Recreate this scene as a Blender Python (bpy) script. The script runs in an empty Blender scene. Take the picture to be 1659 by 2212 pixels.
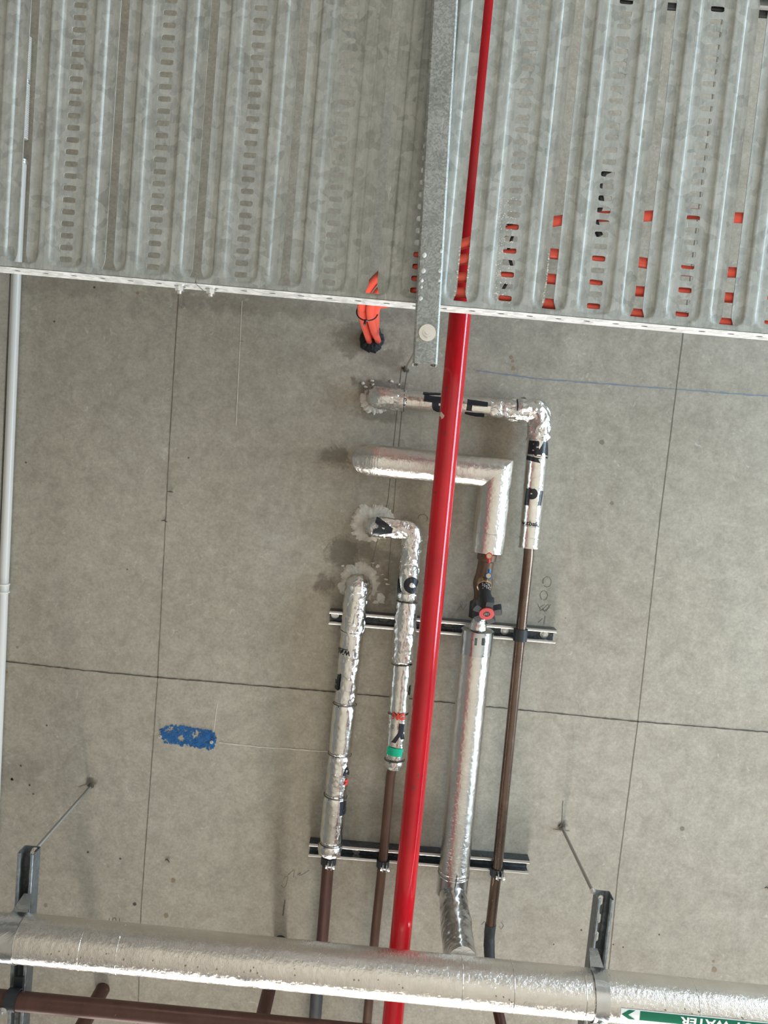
import bpy, bmesh, math, random
from mathutils import Vector, Matrix, noise
random.seed(7)
C = bpy.context.scene.collection
V = Vector
PI = math.pi

# ------------------------------------------------------------------ camera
# World axes: +X runs to the right of the picture along the formwork joints, +Y runs down the picture,
# +Z is up (towards the soffit).  The phone is held at 1.6 m and looks almost straight up.
F = 1620.0
CU, CV = 829.5, 1106.0
EYE = 1.6
_d = V(((855 - CU) / F, (993 - CV) / F, 1.0)).normalized()
_e1 = V((1.0, 0.0912, -(_d.x + 0.0912 * _d.y) / _d.z)).normalized()
_e2 = _d.cross(_e1)
def P(u, v, D):
    """point of the place seen at photo pixel (u, v) whose height above the phone is D"""
    c = V(((u - CU) / F, (v - CV) / F, 1.0))
    w = V((c.dot(_e1), c.dot(_e2), c.dot(_d)))
    w *= D / w.z
    return V((w.x, w.y, EYE + D))
cam = bpy.data.cameras.new('camera')
camo = bpy.data.objects.new('camera', cam)
C.objects.link(camo)
cam.sensor_fit = 'AUTO'; cam.sensor_width = 36.0
cam.lens = F / 2212.0 * 36.0
cam.clip_start = 0.02
rx = V((_e1.x, _e2.x, _d.x)); ry = V((_e1.y, _e2.y, _d.y)); rz = V((_e1.z, _e2.z, _d.z))
m = Matrix((rx, -ry, -rz)).transposed().to_4x4()
m.translation = V((0, 0, EYE))
camo.matrix_world = m
bpy.context.scene.camera = camo

# ------------------------------------------------------------------ light
vs = bpy.context.scene.view_settings
vs.view_transform = 'Standard'; vs.look = 'None'; vs.gamma = 1.0; vs.exposure = 0.0
try: vs.use_curve_mapping = False
except Exception: pass
w = bpy.data.worlds.new('world'); bpy.context.scene.world = w
w.use_nodes = True
w.node_tree.nodes['Background'].inputs[0].default_value = (0.75, 0.85, 1.0, 1)
w.node_tree.nodes['Background'].inputs[1].default_value = 0.6
CEIL = 2.28            # soffit above the phone
ZC = EYE + CEIL
def area(name, loc, aim, sx, sy, power, col, spread=180):
    l = bpy.data.lights.new(name, 'AREA'); l.shape = 'RECTANGLE'; l.size = sx; l.size_y = sy
    l.energy = power; l.color = col; l.spread = math.radians(spread)
    o = bpy.data.objects.new(name, l); C.objects.link(o); o.location = loc
    o.rotation_euler = (V(aim) - V(loc)).to_track_quat('-Z', 'Y').to_euler()
    return o
area('daylight_tall_opening', (0.45, 7.3, 2.45), (1.7, 0, 2.75), 0.9, 2.0, 118, (1.0, 0.94, 0.86), 75)
area('daylight_wide_opening', (0.7, 7.5, 2.1), (0.4, 0, 2.1), 7.4, 1.7, 60, (0.95, 0.98, 1.0))
area('daylight_right_opening', (4.6, -0.5, 1.85), (0.0, -0.2, 2.5), 4.4, 1.5, 250, (0.66, 0.84, 1.0))
area('added_right_strip', (4.6, -0.5, 2.45), (0.0, -0.2, 2.7), 4.4, 0.22, 90, (0.70, 0.86, 1.0))  # slim lamp added beside the right opening for the red pipe's highlight line
area('floor_fill_front', (0, 5.6, 3.3), (0, 0.8, 0.0), 6.0, 1.0, 112, (1.0, 0.96, 0.90), 110)  # added fill lamp tipped at the floor so its bounce lifts the soffit
area('floor_fill_back', (0, -2.45, 2.5), (0.3, -0.2, 0.0), 4.5, 0.7, 78, (1.0, 0.96, 0.90), 110)  # added fill lamp before the solid back wall, lighting the floor
area('floor_fill_right', (4.5, 0.5, 3.2), (1.0, 0.4, 0.0), 6.0, 1.0, 35, (0.85, 0.94, 1.0), 110)  # added fill lamp on the right, aimed down for floor bounce

# ------------------------------------------------------------------ materials
def mat(name, base=(0.5, 0.5, 0.5), rough=0.5, metal=0.0, coat=0.0):
    mt = bpy.data.materials.new(name); mt.use_nodes = True
    b = mt.node_tree.nodes['Principled BSDF']
    b.inputs['Base Color'].default_value = (*base, 1)
    b.inputs['Roughness'].default_value = rough
    b.inputs['Metallic'].default_value = metal
    if coat: b.inputs['Coat Weight'].default_value = coat; b.inputs['Coat Roughness'].default_value = 0.15
    return mt
class NT:
    def __init__(s, mt):
        s.n = mt.node_tree.nodes; s.l = mt.node_tree.links; s.b = s.n['Principled BSDF']
        s.co = s.n.new('ShaderNodeTexCoord')
    def add(s, t, **k):
        x = s.n.new(t)
        for a, b in k.items(): setattr(x, a, b)
        return x
    def coord(s, uv=False, scale=(1, 1, 1), rot=(0, 0, 0)):
        m = s.add('ShaderNodeMapping'); m.inputs['Scale'].default_value = scale; m.inputs['Rotation'].default_value = rot
        s.l.new(s.co.outputs['UV' if uv else 'Object'], m.inputs['Vector']); return m.outputs[0]
    def noise(s, scale, detail=4, rough=0.6, co=None, dist=0):
        x = s.add('ShaderNodeTexNoise'); x.inputs['Scale'].default_value = scale
        x.inputs['Detail'].default_value = detail; x.inputs['Roughness'].default_value = rough
        x.inputs['Distortion'].default_value = dist
        s.l.new(co or s.coord(), x.inputs['Vector']); return x.outputs[0]
    def voro(s, scale, out='Distance', co=None, feature='F1'):
        x = s.add('ShaderNodeTexVoronoi', feature=feature); x.inputs['Scale'].default_value = scale
        s.l.new(co or s.coord(), x.inputs['Vector']); return x.outputs[out]
    def ramp(s, inp, stops):
        r = s.add('ShaderNodeValToRGB'); e = r.color_ramp.elements
        while len(e) < len(stops): e.new(0.5)
        for k, (p, c) in enumerate(stops):
            e[k].position = p; e[k].color = (*c, 1) if not isinstance(c, (int, float)) else (c, c, c, 1)
        s.l.new(inp, r.inputs[0]); return r.outputs[0]
    def mix(s, f, a, b, mode='MIX'):
        x = s.add('ShaderNodeMix', data_type='RGBA', blend_type=mode)
        for i, v in ((0, f), (6, a), (7, b)):
            if isinstance(v, (int, float)): x.inputs[i].default_value = v
            elif isinstance(v, tuple): x.inputs[i].default_value = (*v, 1)
            else: s.l.new(v, x.inputs[i])
        return x.outputs[2]
    def math(s, op, a, b=0.0):
        x = s.add('ShaderNodeMath', operation=op)
        for i, v in ((0, a), (1, b)):
            if isinstance(v, (int, float)): x.inputs[i].default_value = v
            else: s.l.new(v, x.inputs[i])
        return x.outputs[0]
    def bump(s, h, strength=0.3, dist=0.01, prev=None):
        x = s.add('ShaderNodeBump'); x.inputs['Strength'].default_value = strength; x.inputs['Distance'].default_value = dist
        s.l.new(h, x.inputs['Height'])
        if prev: s.l.new(prev, x.inputs['Normal'])
        return x.outputs[0]
    def out(s, **k):
        names = {'col': 'Base Color', 'rough': 'Roughness', 'metal': 'Metallic', 'normal': 'Normal'}
        for a, v in k.items(): s.l.new(v, s.b.inputs[names[a]])

def make_concrete(name, dark, light, scale=1.0, stains=None):
    mt = mat(name, light, 0.75); t = NT(mt)
    co = t.coord()
    big = t.noise(1.1 * scale, 5, 0.6, co, 0.4)
    c = t.ramp(big, [(0.34, dark), (0.66, light)])
    streak = t.noise(3.0, 5, 0.65, t.coord(scale=(6, 0.8, 1)))
    c = t.mix(0.22, c, t.ramp(streak, [(0.3, dark), (0.7, light)]))
    mott = t.noise(17, 9, 0.78, co, 0.3)
    c = t.mix(0.40, c, t.ramp(mott, [(0.35, tuple(x * 0.78 for x in dark)), (0.5, tuple((a + b) / 2 for a, b in zip(dark, light))), (0.65, tuple(min(1, x * 1.15) for x in light))]))
    fine = t.noise(120, 4, 0.7, co)
    c = t.mix(0.16, c, t.ramp(fine, [(0.3, 0.0), (0.7, 0.9)]), 'OVERLAY')
    # stains and pale scuffs
    blotch = t.ramp(t.noise(7.5, 3, 0.5, co, 1.2), [(0.66, 0.0), (0.74, 1.0)])
    c = t.mix(t.math('MULTIPLY', blotch, 0.22), c, (0.16, 0.13, 0.095))
    pale = t.ramp(t.noise(38, 4, 0.65, co, 1.5), [(0.63, 0.0), (0.72, 1.0)])
    c = t.mix(t.math('MULTIPLY', pale, 0.40), c, (0.62, 0.60, 0.54))
    if stains:
        acc = None
        wob = t.noise(16, 5, 0.7, co, 0.5)
        for (px, py, rx_, ry_, st_) in stains:
            q = P(px, py, 2.28)
            mp = t.add('ShaderNodeMapping'); t.l.new(t.co.outputs['Object'], mp.inputs['Vector'])
            k = 2.28 / F
            mp.inputs['Scale'].default_value = (1 / (rx_ * k), 1 / (ry_ * k), 0.0001); mp.inputs['Location'].default_value = (-q.x / (rx_ * k), -q.y / (ry_ * k), 0)
            ln = t.add('ShaderNodeVectorMath', operation='LENGTH'); t.l.new(mp.outputs[0], ln.inputs[0])
            dd = t.math('ADD', ln.outputs['Value'], t.math('MULTIPLY', t.math('SUBTRACT', wob, 0.5), 3.0))
            mk = t.math('MULTIPLY', t.ramp(dd, [(0.55, 1.0), (1.0, 0.0)]), st_)
            acc = mk if acc is None else t.math('MAXIMUM', acc, mk)
        c = t.mix(acc, c, (0.085, 0.070, 0.050))
    # blow holes
    pv = t.add('ShaderNodeTexVoronoi', feature='F1'); pv.inputs['Scale'].default_value = 16
    t.l.new(co, pv.inputs['Vector'])
    sep = t.add('ShaderNodeSeparateColor'); t.l.new(pv.outputs['Color'], sep.inputs[0])
    rad = t.math('MULTIPLY', t.math('GREATER_THAN', sep.outputs[0], 0.93), t.math('MULTIPLY', sep.outputs[1], 0.06))
    pore = t.math('LESS_THAN', pv.outputs['Distance'], rad)
    c = t.mix(t.math('MULTIPLY', pore, 0.8), c, (0.05, 0.04, 0.03))
    t.out(col=c, normal=t.bump(t.math('ADD', mott, t.math('MULTIPLY', fine, 0.5)), 0.12, 0.004))
    return mt
M = {}
M['ceil'] = make_concrete('fair_faced_concrete', (0.280, 0.250, 0.195), (0.43, 0.395, 0.325),
    stains=[(715, 985, 45, 28, 0.6), (700, 1262, 34, 28, 0.65), (748, 1195, 50, 38, 0.6), (800, 1195, 60, 30, 0.45), (812, 835, 60, 22, 0.6), (790, 722, 60, 36, 0.5), (765, 750, 38, 26, 0.5), (830, 770, 60, 22, 0.35),
            (840, 1250, 30, 60, 0.4), (197, 1690, 14, 14, 0.8), (1213, 1782, 14, 14, 0.8), (600, 665, 330, 26, 0.28), (140, 620, 160, 30, 0.2), (815, 900, 60, 14, 0.4), (40, 1660, 60, 50, 0.22), (1010, 1320, 40, 40, 0.3)])
M['panel'] = make_concrete('pale_concrete', (0.46, 0.45, 0.41), (0.62, 0.61, 0.57))
M['wall'] = make_concrete('wall_concrete', (0.16, 0.15, 0.135), (0.26, 0.25, 0.23))
M['floor'] = make_concrete('floor_concrete', (0.33, 0.30, 0.255), (0.47, 0.43, 0.375))

def make_galv(name, a, b, metal=0.55, rough=0.5, sc=55, bumpy=0.1, rolled=False):
    mt = mat(name, a, rough, metal); t = NT(mt); co = t.coord()
    warp = t.add('ShaderNodeTexNoise'); warp.inputs['Scale'].default_value = 30; t.l.new(co, warp.inputs['Vector'])
    vm = t.add('ShaderNodeVectorMath', operation='MULTIPLY_ADD')
    t.l.new(warp.outputs[1], vm.inputs[0]); vm.inputs[1].default_value = (0.025,) * 3; t.l.new(co, vm.inputs[2])
    v1 = t.add('ShaderNodeTexVoronoi', feature='F1'); v1.inputs['Scale'].default_value = sc
    t.l.new(vm.outputs[0], v1.inputs['Vector'])
    sp = t.add('ShaderNodeSeparateColor'); t.l.new(v1.outputs['Color'], sp.inputs[0])
    big = t.noise(14, 5, 0.65, co, 0.8)
    f = t.math('ADD', t.math('MULTIPLY', sp.outputs[0], 0.45), t.math('MULTIPLY', big, 0.75))
    if rolled:
        lines = t.noise(1.0, 4, 0.65, t.coord(scale=(130, 2.2, 1)), 0.2)
        med = t.noise(42, 6, 0.75, t.coord(scale=(1.5, 0.8, 1)), 1.0)
        f = t.math('ADD', t.math('MULTIPLY', sp.outputs[0], 0.17), t.math('ADD', t.math('MULTIPLY', big, 0.30), t.math('ADD', t.math('MULTIPLY', lines, 0.34), t.math('MULTIPLY', med, 0.44))))
        big = t.math('ADD', t.math('MULTIPLY', big, 0.4), lines)
    c = t.ramp(f, [(0.44 if rolled else 0.30, a), (0.60, tuple((x + y) / 2 for x, y in zip(a, b))), (0.78, b)])
    scr = t.ramp(t.noise(60, 3, 0.6, t.coord(scale=(4, 0.5, 1)), 0.5), [(0.66, 0.0), (0.74, 1.0)])
    c = t.mix(t.math('MULTIPLY', scr, 0.4), c, (0.78, 0.80, 0.77))
    r = t.ramp(f, [(0.2, rough - 0.1), (0.9, rough + 0.12)])
    t.out(col=c, rough=r, normal=t.bump(big, bumpy, 0.004))
    return mt
M['galv'] = make_galv('spangled_galvanised_steel', (0.255, 0.268, 0.245), (0.49, 0.50, 0.465), 0.12, 0.62, 70, 0.1, True)
M['galvwall'] = make_galv('galvanised_side_wall', (0.55, 0.57, 0.57), (0.74, 0.76, 0.76), 0.4, 0.45, 90)
M['galvrough'] = make_galv('rough_galvanised_strut', (0.22, 0.235, 0.22), (0.42, 0.43, 0.405), 0.4, 0.5, 330, 0.12)
M['strut'] = make_galv('dull_zinc_strut', (0.30, 0.33, 0.35), (0.46, 0.49, 0.50), 0.85, 0.34, 120)
M['strutlight'] = make_galv('bright_zinc_strut', (0.32, 0.35, 0.37), (0.50, 0.54, 0.55), 0.85, 0.36, 120)
M['slate'] = make_galv('shade_dark_steel', (0.060, 0.070, 0.078), (0.115, 0.13, 0.14), 0.5, 0.35, 120)  # strut steel darkened to paint in the channel's shade; the latches share it
M['slatemid'] = make_galv('shade_mid_steel', (0.13, 0.145, 0.155), (0.21, 0.23, 0.24), 0.55, 0.4, 120)  # same steel, less darkened; shade painted into the hanging channel bodies
M['lip'] = mat('lip_glint_steel', (0.74, 0.74, 0.72), 0.28, 1.0)  # same strut steel made brighter to paint the glint on the lips
M['zinc'] = mat('zinc_plated_steel', (0.72, 0.72, 0.70), 0.3, 0.95)
M['rod'] = mat('threaded_rod_steel', (0.42, 0.40, 0.36), 0.45, 0.8)
t = NT(M['rod']); wv = t.add('ShaderNodeTexWave'); wv.inputs['Scale'].default_value = 180; wv.bands_direction = 'Z'
t.l.new(t.coord(), wv.inputs['Vector']); t.out(normal=t.bump(wv.outputs[1], 0.5, 0.001))

def make_foil(name, base, rough, sc, strength, ridges=0.0, pitch=0.004, dist=0.003):
    mt = mat(name, base, rough, 1.0); t = NT(mt); co = t.coord()
    n1 = t.noise(sc, 5, 0.6, co, 0.8)
    v = t.voro(sc * 0.7, co=co)
    h = t.math('ADD', n1, t.math('MULTIPLY', v, 0.6))
    nrm = t.bump(h, strength, dist)
    if ridges:
        u = t.coord(uv=True)
        wn = t.add('ShaderNodeTexWave', wave_type='BANDS', bands_direction='X')
        wn.inputs['Scale'].default_value = 1 / (pitch * 6.2832) * 2 * PI / 6.2832 * 3.1416
        wn.inputs['Distortion'].default_value = 3.0; wn.inputs['Detail'].default_value = 2; wn.inputs['Detail Scale'].default_value = 2
        t.l.new(u, wn.inputs['Vector'])
        nrm = t.bump(wn.outputs[1], ridges, 0.0012, nrm)
    spots = t.ramp(t.noise(18, 3, 0.6, co), [(0.3, tuple(x * 0.88 for x in base)), (0.7, base)])
    t.out(col=spots, normal=nrm)
    return mt
M['foil'] = make_foil('crinkled_foil', (0.88, 0.86, 0.82), 0.17, 60, 0.5, dist=0.004)
M['foilfine'] = make_foil('smooth_foil_wrap', (0.88, 0.86, 0.81), 0.18, 70, 0.35, 0.12, 0.005, 0.003)
M['foilbig'] = make_foil('reinforced_foil', (0.84, 0.81, 0.76), 0.22, 130, 0.42, 0.2, 0.0048, 0.0025)
M['foilsheet'] = make_foil('aluminium_sheet', (0.66, 0.67, 0.67), 0.22, 14, 0.5, dist=0.006)
M['tape'] = make_foil('aluminium_tape', (0.90, 0.89, 0.86), 0.12, 40, 0.9, dist=0.006)
M['wire'] = mat('tie_wire', (0.10, 0.09, 0.08), 0.5, 0.7)
M['band'] = mat('polished_band', (0.80, 0.79, 0.76), 0.18, 1.0)

def make_copper(name, a, b, c3, metal=0.6, rough=0.36):
    mt = mat(name, a, rough, metal); t = NT(mt)
    n = t.noise(9, 6, 0.7, t.coord(scale=(1.6, 0.6, 1)), 0.5)
    c = t.ramp(n, [(0.3, a), (0.55, b), (0.8, c3)])
    sp = t.ramp(t.noise(95, 3, 0.5, t.coord(), 0.2), [(0.72, 0.0), (0.78, 1.0)])
    c = t.mix(t.math('MULTIPLY', sp, 0.5), c, (0.45, 0.36, 0.28))
    t.out(col=c, rough=t.ramp(n, [(0.2, rough - 0.08), (0.8, rough + 0.12)]), normal=t.bump(n, 0.08, 0.002))
    return mt
M['copper'] = make_copper('aged_copper', (0.11, 0.062, 0.045), (0.16, 0.09, 0.065), (0.21, 0.135, 0.095))
M['copperred'] = make_copper('brown_red_copper', (0.075, 0.036, 0.028), (0.105, 0.05, 0.039), (0.14, 0.07, 0.054), 0.4, 0.4)
M['coppergold'] = make_copper('tarnished_gold_copper', (0.115, 0.078, 0.06), (0.17, 0.12, 0.09), (0.28, 0.21, 0.155), 0.8, 0.26)
M['burnt'] = make_copper('scorched_copper', (0.030, 0.032, 0.034), (0.055, 0.058, 0.06), (0.13, 0.13, 0.125), 0.3, 0.6)
mt = M['red'] = mat('red_pipe_paint', (0.55, 0.008, 0.018), 0.13, 0.0); t = NT(mt)
n = t.noise(6, 5, 0.6, t.coord(), 0.3)
c = t.ramp(n, [(0.3, (0.40, 0.005, 0.012)), (0.7, (0.55, 0.010, 0.018))])
ch = t.ramp(t.noise(30, 4, 0.7, t.coord(scale=(1, 0.7, 1)), 0.6), [(0.745, 0.0), (0.77, 1.0)])
c = t.mix(t.math('MULTIPLY', ch, 0.8), c, (0.10, 0.02, 0.02))
t.out(col=c, normal=t.bump(t.noise(45, 3, 0.5), 0.10, 0.002))
M['chip'] = mat('bare_paint_chip', (0.66, 0.58, 0.50), 0.6)
M['orange'] = mat('orange_sheath', (0.72, 0.085, 0.05), 0.42)
M['black'] = mat('black_plastic', (0.018, 0.02, 0.023), 0.4)
M['sealblack'] = mat('black_sealant', (0.010, 0.012, 0.014), 0.8)
M['rubber'] = mat('black_rubber_liner', (0.02, 0.022, 0.026), 0.5)
M['ink'] = mat('black_print', (0.012, 0.015, 0.02), 0.35)
M['redink'] = mat('red_print', (0.62, 0.05, 0.03), 0.4)
M['white'] = mat('white_print', (0.85, 0.85, 0.83), 0.45)
M['green'] = mat('green_label', (0.0, 0.145, 0.075), 0.35)
M['greentape'] = mat('green_tape', (0.0, 0.42, 0.23), 0.35)
M['conduit'] = mat('grey_plastic_conduit', (0.62, 0.61, 0.57), 0.33)
M['brass'] = make_copper('dull_brass', (0.10, 0.065, 0.045), (0.17, 0.11, 0.075), (0.26, 0.18, 0.12), 0.6, 0.4)
M['brassbright'] = mat('bright_brass', (0.55, 0.42, 0.28), 0.25, 0.9)
M['handwheel'] = mat('charcoal_handwheel', (0.030, 0.034, 0.040), 0.42)
M['redplastic'] = mat('red_plastic', (0.70, 0.06, 0.06), 0.4)
M['blueplastic'] = mat('blue_plastic', (0.01, 0.17, 0.45), 0.4)
mt = M['putty'] = mat('plaster_putty', (0.56, 0.53, 0.47), 0.8); t = NT(mt)
n = t.noise(35, 5, 0.65); t.out(col=t.ramp(n, [(0.3, (0.52, 0.485, 0.42)), (0.7, (0.78, 0.75, 0.68))]), normal=t.bump(n, 0.5, 0.006))
mt = M['blue'] = mat('blue_paint', (0.0, 0.085, 0.26), 0.7); t = NT(mt)
t.out(col=t.ramp(t.noise(60, 4), [(0.35, (0.0, 0.075, 0.24)), (0.7, (0.01, 0.13, 0.36))]))
M['joint'] = mat('dark_joint_line', (0.085, 0.075, 0.06), 0.9)  # dark tone of joint lines, spots, drilled holes and nails
M['jointsoft'] = mat('faint_joint', (0.15, 0.135, 0.11), 0.9)
M['pencil'] = mat('pencil_line', (0.125, 0.118, 0.105), 0.8)  # also colours the drawn rod shadow on the soffit
M['chalk'] = mat('pale_chalk', (0.60, 0.57, 0.48), 0.9)
M['bluechalk'] = mat('blue_chalk', (0.17, 0.22, 0.29), 0.9)
M['damp'] = mat('dark_damp_stain', (0.20, 0.18, 0.145), 0.9)
M['rust'] = mat('brown_stain', (0.27, 0.205, 0.135), 0.9)

# ------------------------------------------------------------------ helpers
def tag(o, label=None, cat=None, group=None, kind=None):
    if label: o['label'] = label
    if cat: o['category'] = cat
    if group: o['group'] = group
    if kind: o['kind'] = kind
    return o
def empty(name, loc, label, cat, group=None, kind=None):
    o = bpy.data.objects.new(name, None); C.objects.link(o); o.location = loc; o.empty_display_size = 0.05
    return tag(o, label, cat, group, kind)
def build(name, bm, mt, parent=None, smooth=True, solid=0, label=None):
    me = bpy.data.meshes.new(name)
    bmesh.ops.recalc_face_normals(bm, faces=bm.faces)
    bm.to_mesh(me); bm.free()
    me.materials.append(mt)
    o = bpy.data.objects.new(name, me); C.objects.link(o)
    if smooth:
        me.polygons.foreach_set('use_smooth', [True] * len(me.polygons))
        try: me.set_sharp_from_angle(angle=math.radians(38))
        except Exception: pass
    if solid:
        s = o.modifiers.new('thickness', 'SOLIDIFY'); s.thickness = abs(solid); s.offset = 1 if solid > 0 else -1
    if parent is not None:
        o.parent = parent
        o.matrix_parent_inverse = Matrix.Translation(-parent.location) @ Matrix.Identity(4)
        if parent.type == 'MESH' and parent.parent: o.matrix_parent_inverse = parent.matrix_parent_inverse.inverted() @ Matrix.Identity(4)
        if parent.type == 'MESH' and not parent.parent: o.matrix_parent_inverse = Matrix.Identity(4)
        if parent.type == 'MESH' and parent.parent:
            o.matrix_parent_inverse = Matrix.Translation(V(parent.parent.location) * 0)
    if label: o['label'] = label
    return o
def box(bm, lo, hi):
    x0, y0, z0 = lo; x1, y1, z1 = hi
    v = [bm.verts.new((x, y, z)) for z in (z0, z1) for y in (y0, y1) for x in (x0, x1)]
    for f in ((0, 1, 3, 2), (4, 6, 7, 5), (0, 4, 5, 1), (2, 3, 7, 6), (0, 2, 6, 4), (1, 5, 7, 3)):
        bm.faces.new([v[i] for i in f])
def frame(a):
    a = a.normalized()
    f = V((0, 0, -1)) - a * a.dot(V((0, 0, -1)))
    if f.length < 0.05: f = V((0, 1, 0)) - a * a.dot(V((0, 1, 0)))
    f.normalize(); s = a.cross(f).normalized()
    return a, f, s
def cyl(bm, p0, p1, r, n=20, r1=None, caps=True, off=0.0):
    p0 = V(p0); p1 = V(p1); a, f, s = frame(p1 - p0); r1 = r if r1 is None else r1
    R = []
    for p, q in ((p0, r), (p1, r1)):
        R.append([bm.verts.new(p + q * (f * math.cos(off + 2 * PI * i / n) + s * math.sin(off + 2 * PI * i / n))) for i in range(n)])
    for i in range(n): bm.faces.new((R[0][i], R[0][(i + 1) % n], R[1][(i + 1) % n], R[1][i]))
    if caps: bm.faces.new(R[0][::-1]); bm.faces.new(R[1])
def fillet(pts, r, n=8):
    out = [V(pts[0])]
    for i in range(1, len(pts) - 1):
        p = V(pts[i]); a = (V(pts[i - 1]) - p); b = (V(pts[i + 1]) - p)
        rr = r[i - 1] if isinstance(r, (list, tuple)) else r
        cut = min(rr, a.length * 0.49, b.length * 0.49)
        if rr <= 0: out.append(p); continue
        A = p + a.normalized() * cut; B = p + b.normalized() * cut
        for k in range(n + 1):
            u = k / n; out.append(A * (1 - u) ** 2 + p * 2 * u * (1 - u) + B * u * u)
    out.append(V(pts[-1])); return out
def resample(pts, ds):
    out = [pts[0]]
    for a, b in zip(pts, pts[1:]):
        n = max(1, int(round((b - a).length / ds)))
        for k in range(1, n + 1): out.append(a.lerp(b, k / n))
    return out
def crink(p, c):
    if not c: return 0.0
    amp, fr = c
    q = p * fr
    d = noise.voronoi(q)[0]
    return amp * (1.3 * (d[1] - d[0]) - 0.5 + 0.8 * noise.noise(q * 0.6) + 0.35 * noise.noise(q * 2.3))
def tube(bm, pts, r, seg=32, ds=0.01, crk=None, rfun=None, caps=True, hollow=0):
    pts = resample([V(p) for p in pts], ds)
    uvl = bm.loops.layers.uv.verify()
    n = len(pts); T = []
    for i in range(n):
        a = (pts[i] - pts[i - 1]).normalized() if i else None
        b = (pts[i + 1] - pts[i]).normalized() if i < n - 1 else None
        T.append((a or b, b or a))
    a, f, s = frame(T[0][1])
    rings = []; S = 0.0; prev = T[0][1]
    for i in range(n):
        if i: S += (pts[i] - pts[i - 1]).length
        ta, tb = T[i]
        mid = (ta + tb).normalized()
        q = prev.rotation_difference(mid); f = q @ f; f = (f - mid * f.dot(mid)).normalized(); prev = mid
        sd = mid.cross(f)
        k = 1 / max(0.5, mid.dot(tb)); bd = (tb - ta)
        bd = bd.normalized() if bd.length > 1e-5 else None
        rr = (rfun(S) if rfun else r)
        ring = []
        for j in range(seg):
            th = 2 * PI * j / seg
            dv = f * math.cos(th) + sd * math.sin(th)
            if bd is not None and k > 1.001: dv = dv + bd * dv.dot(bd) * (k - 1)
            p0 = pts[i] + dv * rr
            ring.append(bm.verts.new(pts[i] + dv * (rr + crink(p0, crk))))
        rings.append((ring, S))
    for (A, s0), (B, s1) in zip(rings, rings[1:]):
        for j in range(seg):
            fc = bm.faces.new((A[j], A[(j + 1) % seg], B[(j + 1) % seg], B[j]))
            for lp, uv in zip(fc.loops, ((s0, j), (s0, j + 1), (s1, j + 1), (s1, j))):
                lp[uvl].uv = (uv[0], uv[1] * 2 * PI * r / seg)
    if caps:
        bm.faces.new(rings[0][0][::-1]); bm.faces.new(rings[-1][0])
    return S
def tube_obj(name, pts, r, mt, parent=None, label=None, **k):
    bm = bmesh.new(); tube(bm, pts, r, **k)
    return build(name, bm, mt, parent, label=label)
def ring_band(bm, c, a, r, w, th=0.0015, n=40):
    """a flat band of width w wrapped round axis a at c"""
    a, f, s = frame(a)
    prof = [(-w / 2, r), (-w / 2, r + th), (w / 2, r + th), (w / 2, r)]
    R = [[bm.verts.new(c + a * x + q * (f * math.cos(2 * PI * i / n) + s * math.sin(2 * PI * i / n))) for i in range(n)] for x, q in prof]
    for k in range(4):
        A = R[k]; B = R[(k + 1) % 4]
        for i in range(n): bm.faces.new((A[i], A[(i + 1) % n], B[(i + 1) % n], B[i]))
def torus(bm, c, a, R, r, n=40, mseg=8, wob=0.0, arc=1.0):
    a, f, s = frame(a); rings = []
    cnt = n if arc >= 1 else n + 1
    for i in range(cnt):
        th = 2 * PI * arc * i / n; RR = R + wob * noise.noise(V((math.cos(th) * 2, math.sin(th) * 2, c.x * 9)))
        dv = f * math.cos(th) + s * math.sin(th)
        rings.append([bm.verts.new(c + dv * (RR + r * math.cos(2 * PI * j / mseg)) + a * (r * math.sin(2 * PI * j / mseg) + wob * 1.5 * math.sin(th * 1 + c.y * 40))) for j in range(mseg)])
    for i in range(cnt if arc >= 1 else cnt - 1):
        A = rings[i]; B = rings[(i + 1) % cnt]
        for j in range(mseg): bm.faces.new((A[j], A[(j + 1) % mseg], B[(j + 1) % mseg], B[j]))
def ray_cyl(u, v, A, B, r):
    """where the sight line through photo pixel (u, v) meets the pipe A-B: distance along it and angle round it"""
    o = V((0, 0, EYE)); d = (P(u, v, 1.0) - o).normalized()
    a, f, s = frame(B - A)
    if s.dot(V((0, 1, 0)) if abs(a.x) > abs(a.y) else V((1, 0, 0))) < 0: s = -s
    w0 = o - A; dp = d - a * d.dot(a); wp = w0 - a * w0.dot(a)
    qa = dp.dot(dp); qb = 2 * dp.dot(wp); qc = wp.dot(wp) - r * r
    disc = max(0.0, qb * qb - 4 * qa * qc)
    tt = (-qb - math.sqrt(disc)) / (2 * qa)
    p = o + d * tt; al = (p - A).dot(a); rr = (p - A) - a * al
    return al, math.atan2(rr.dot(s), rr.dot(f)), a, f, s
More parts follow.
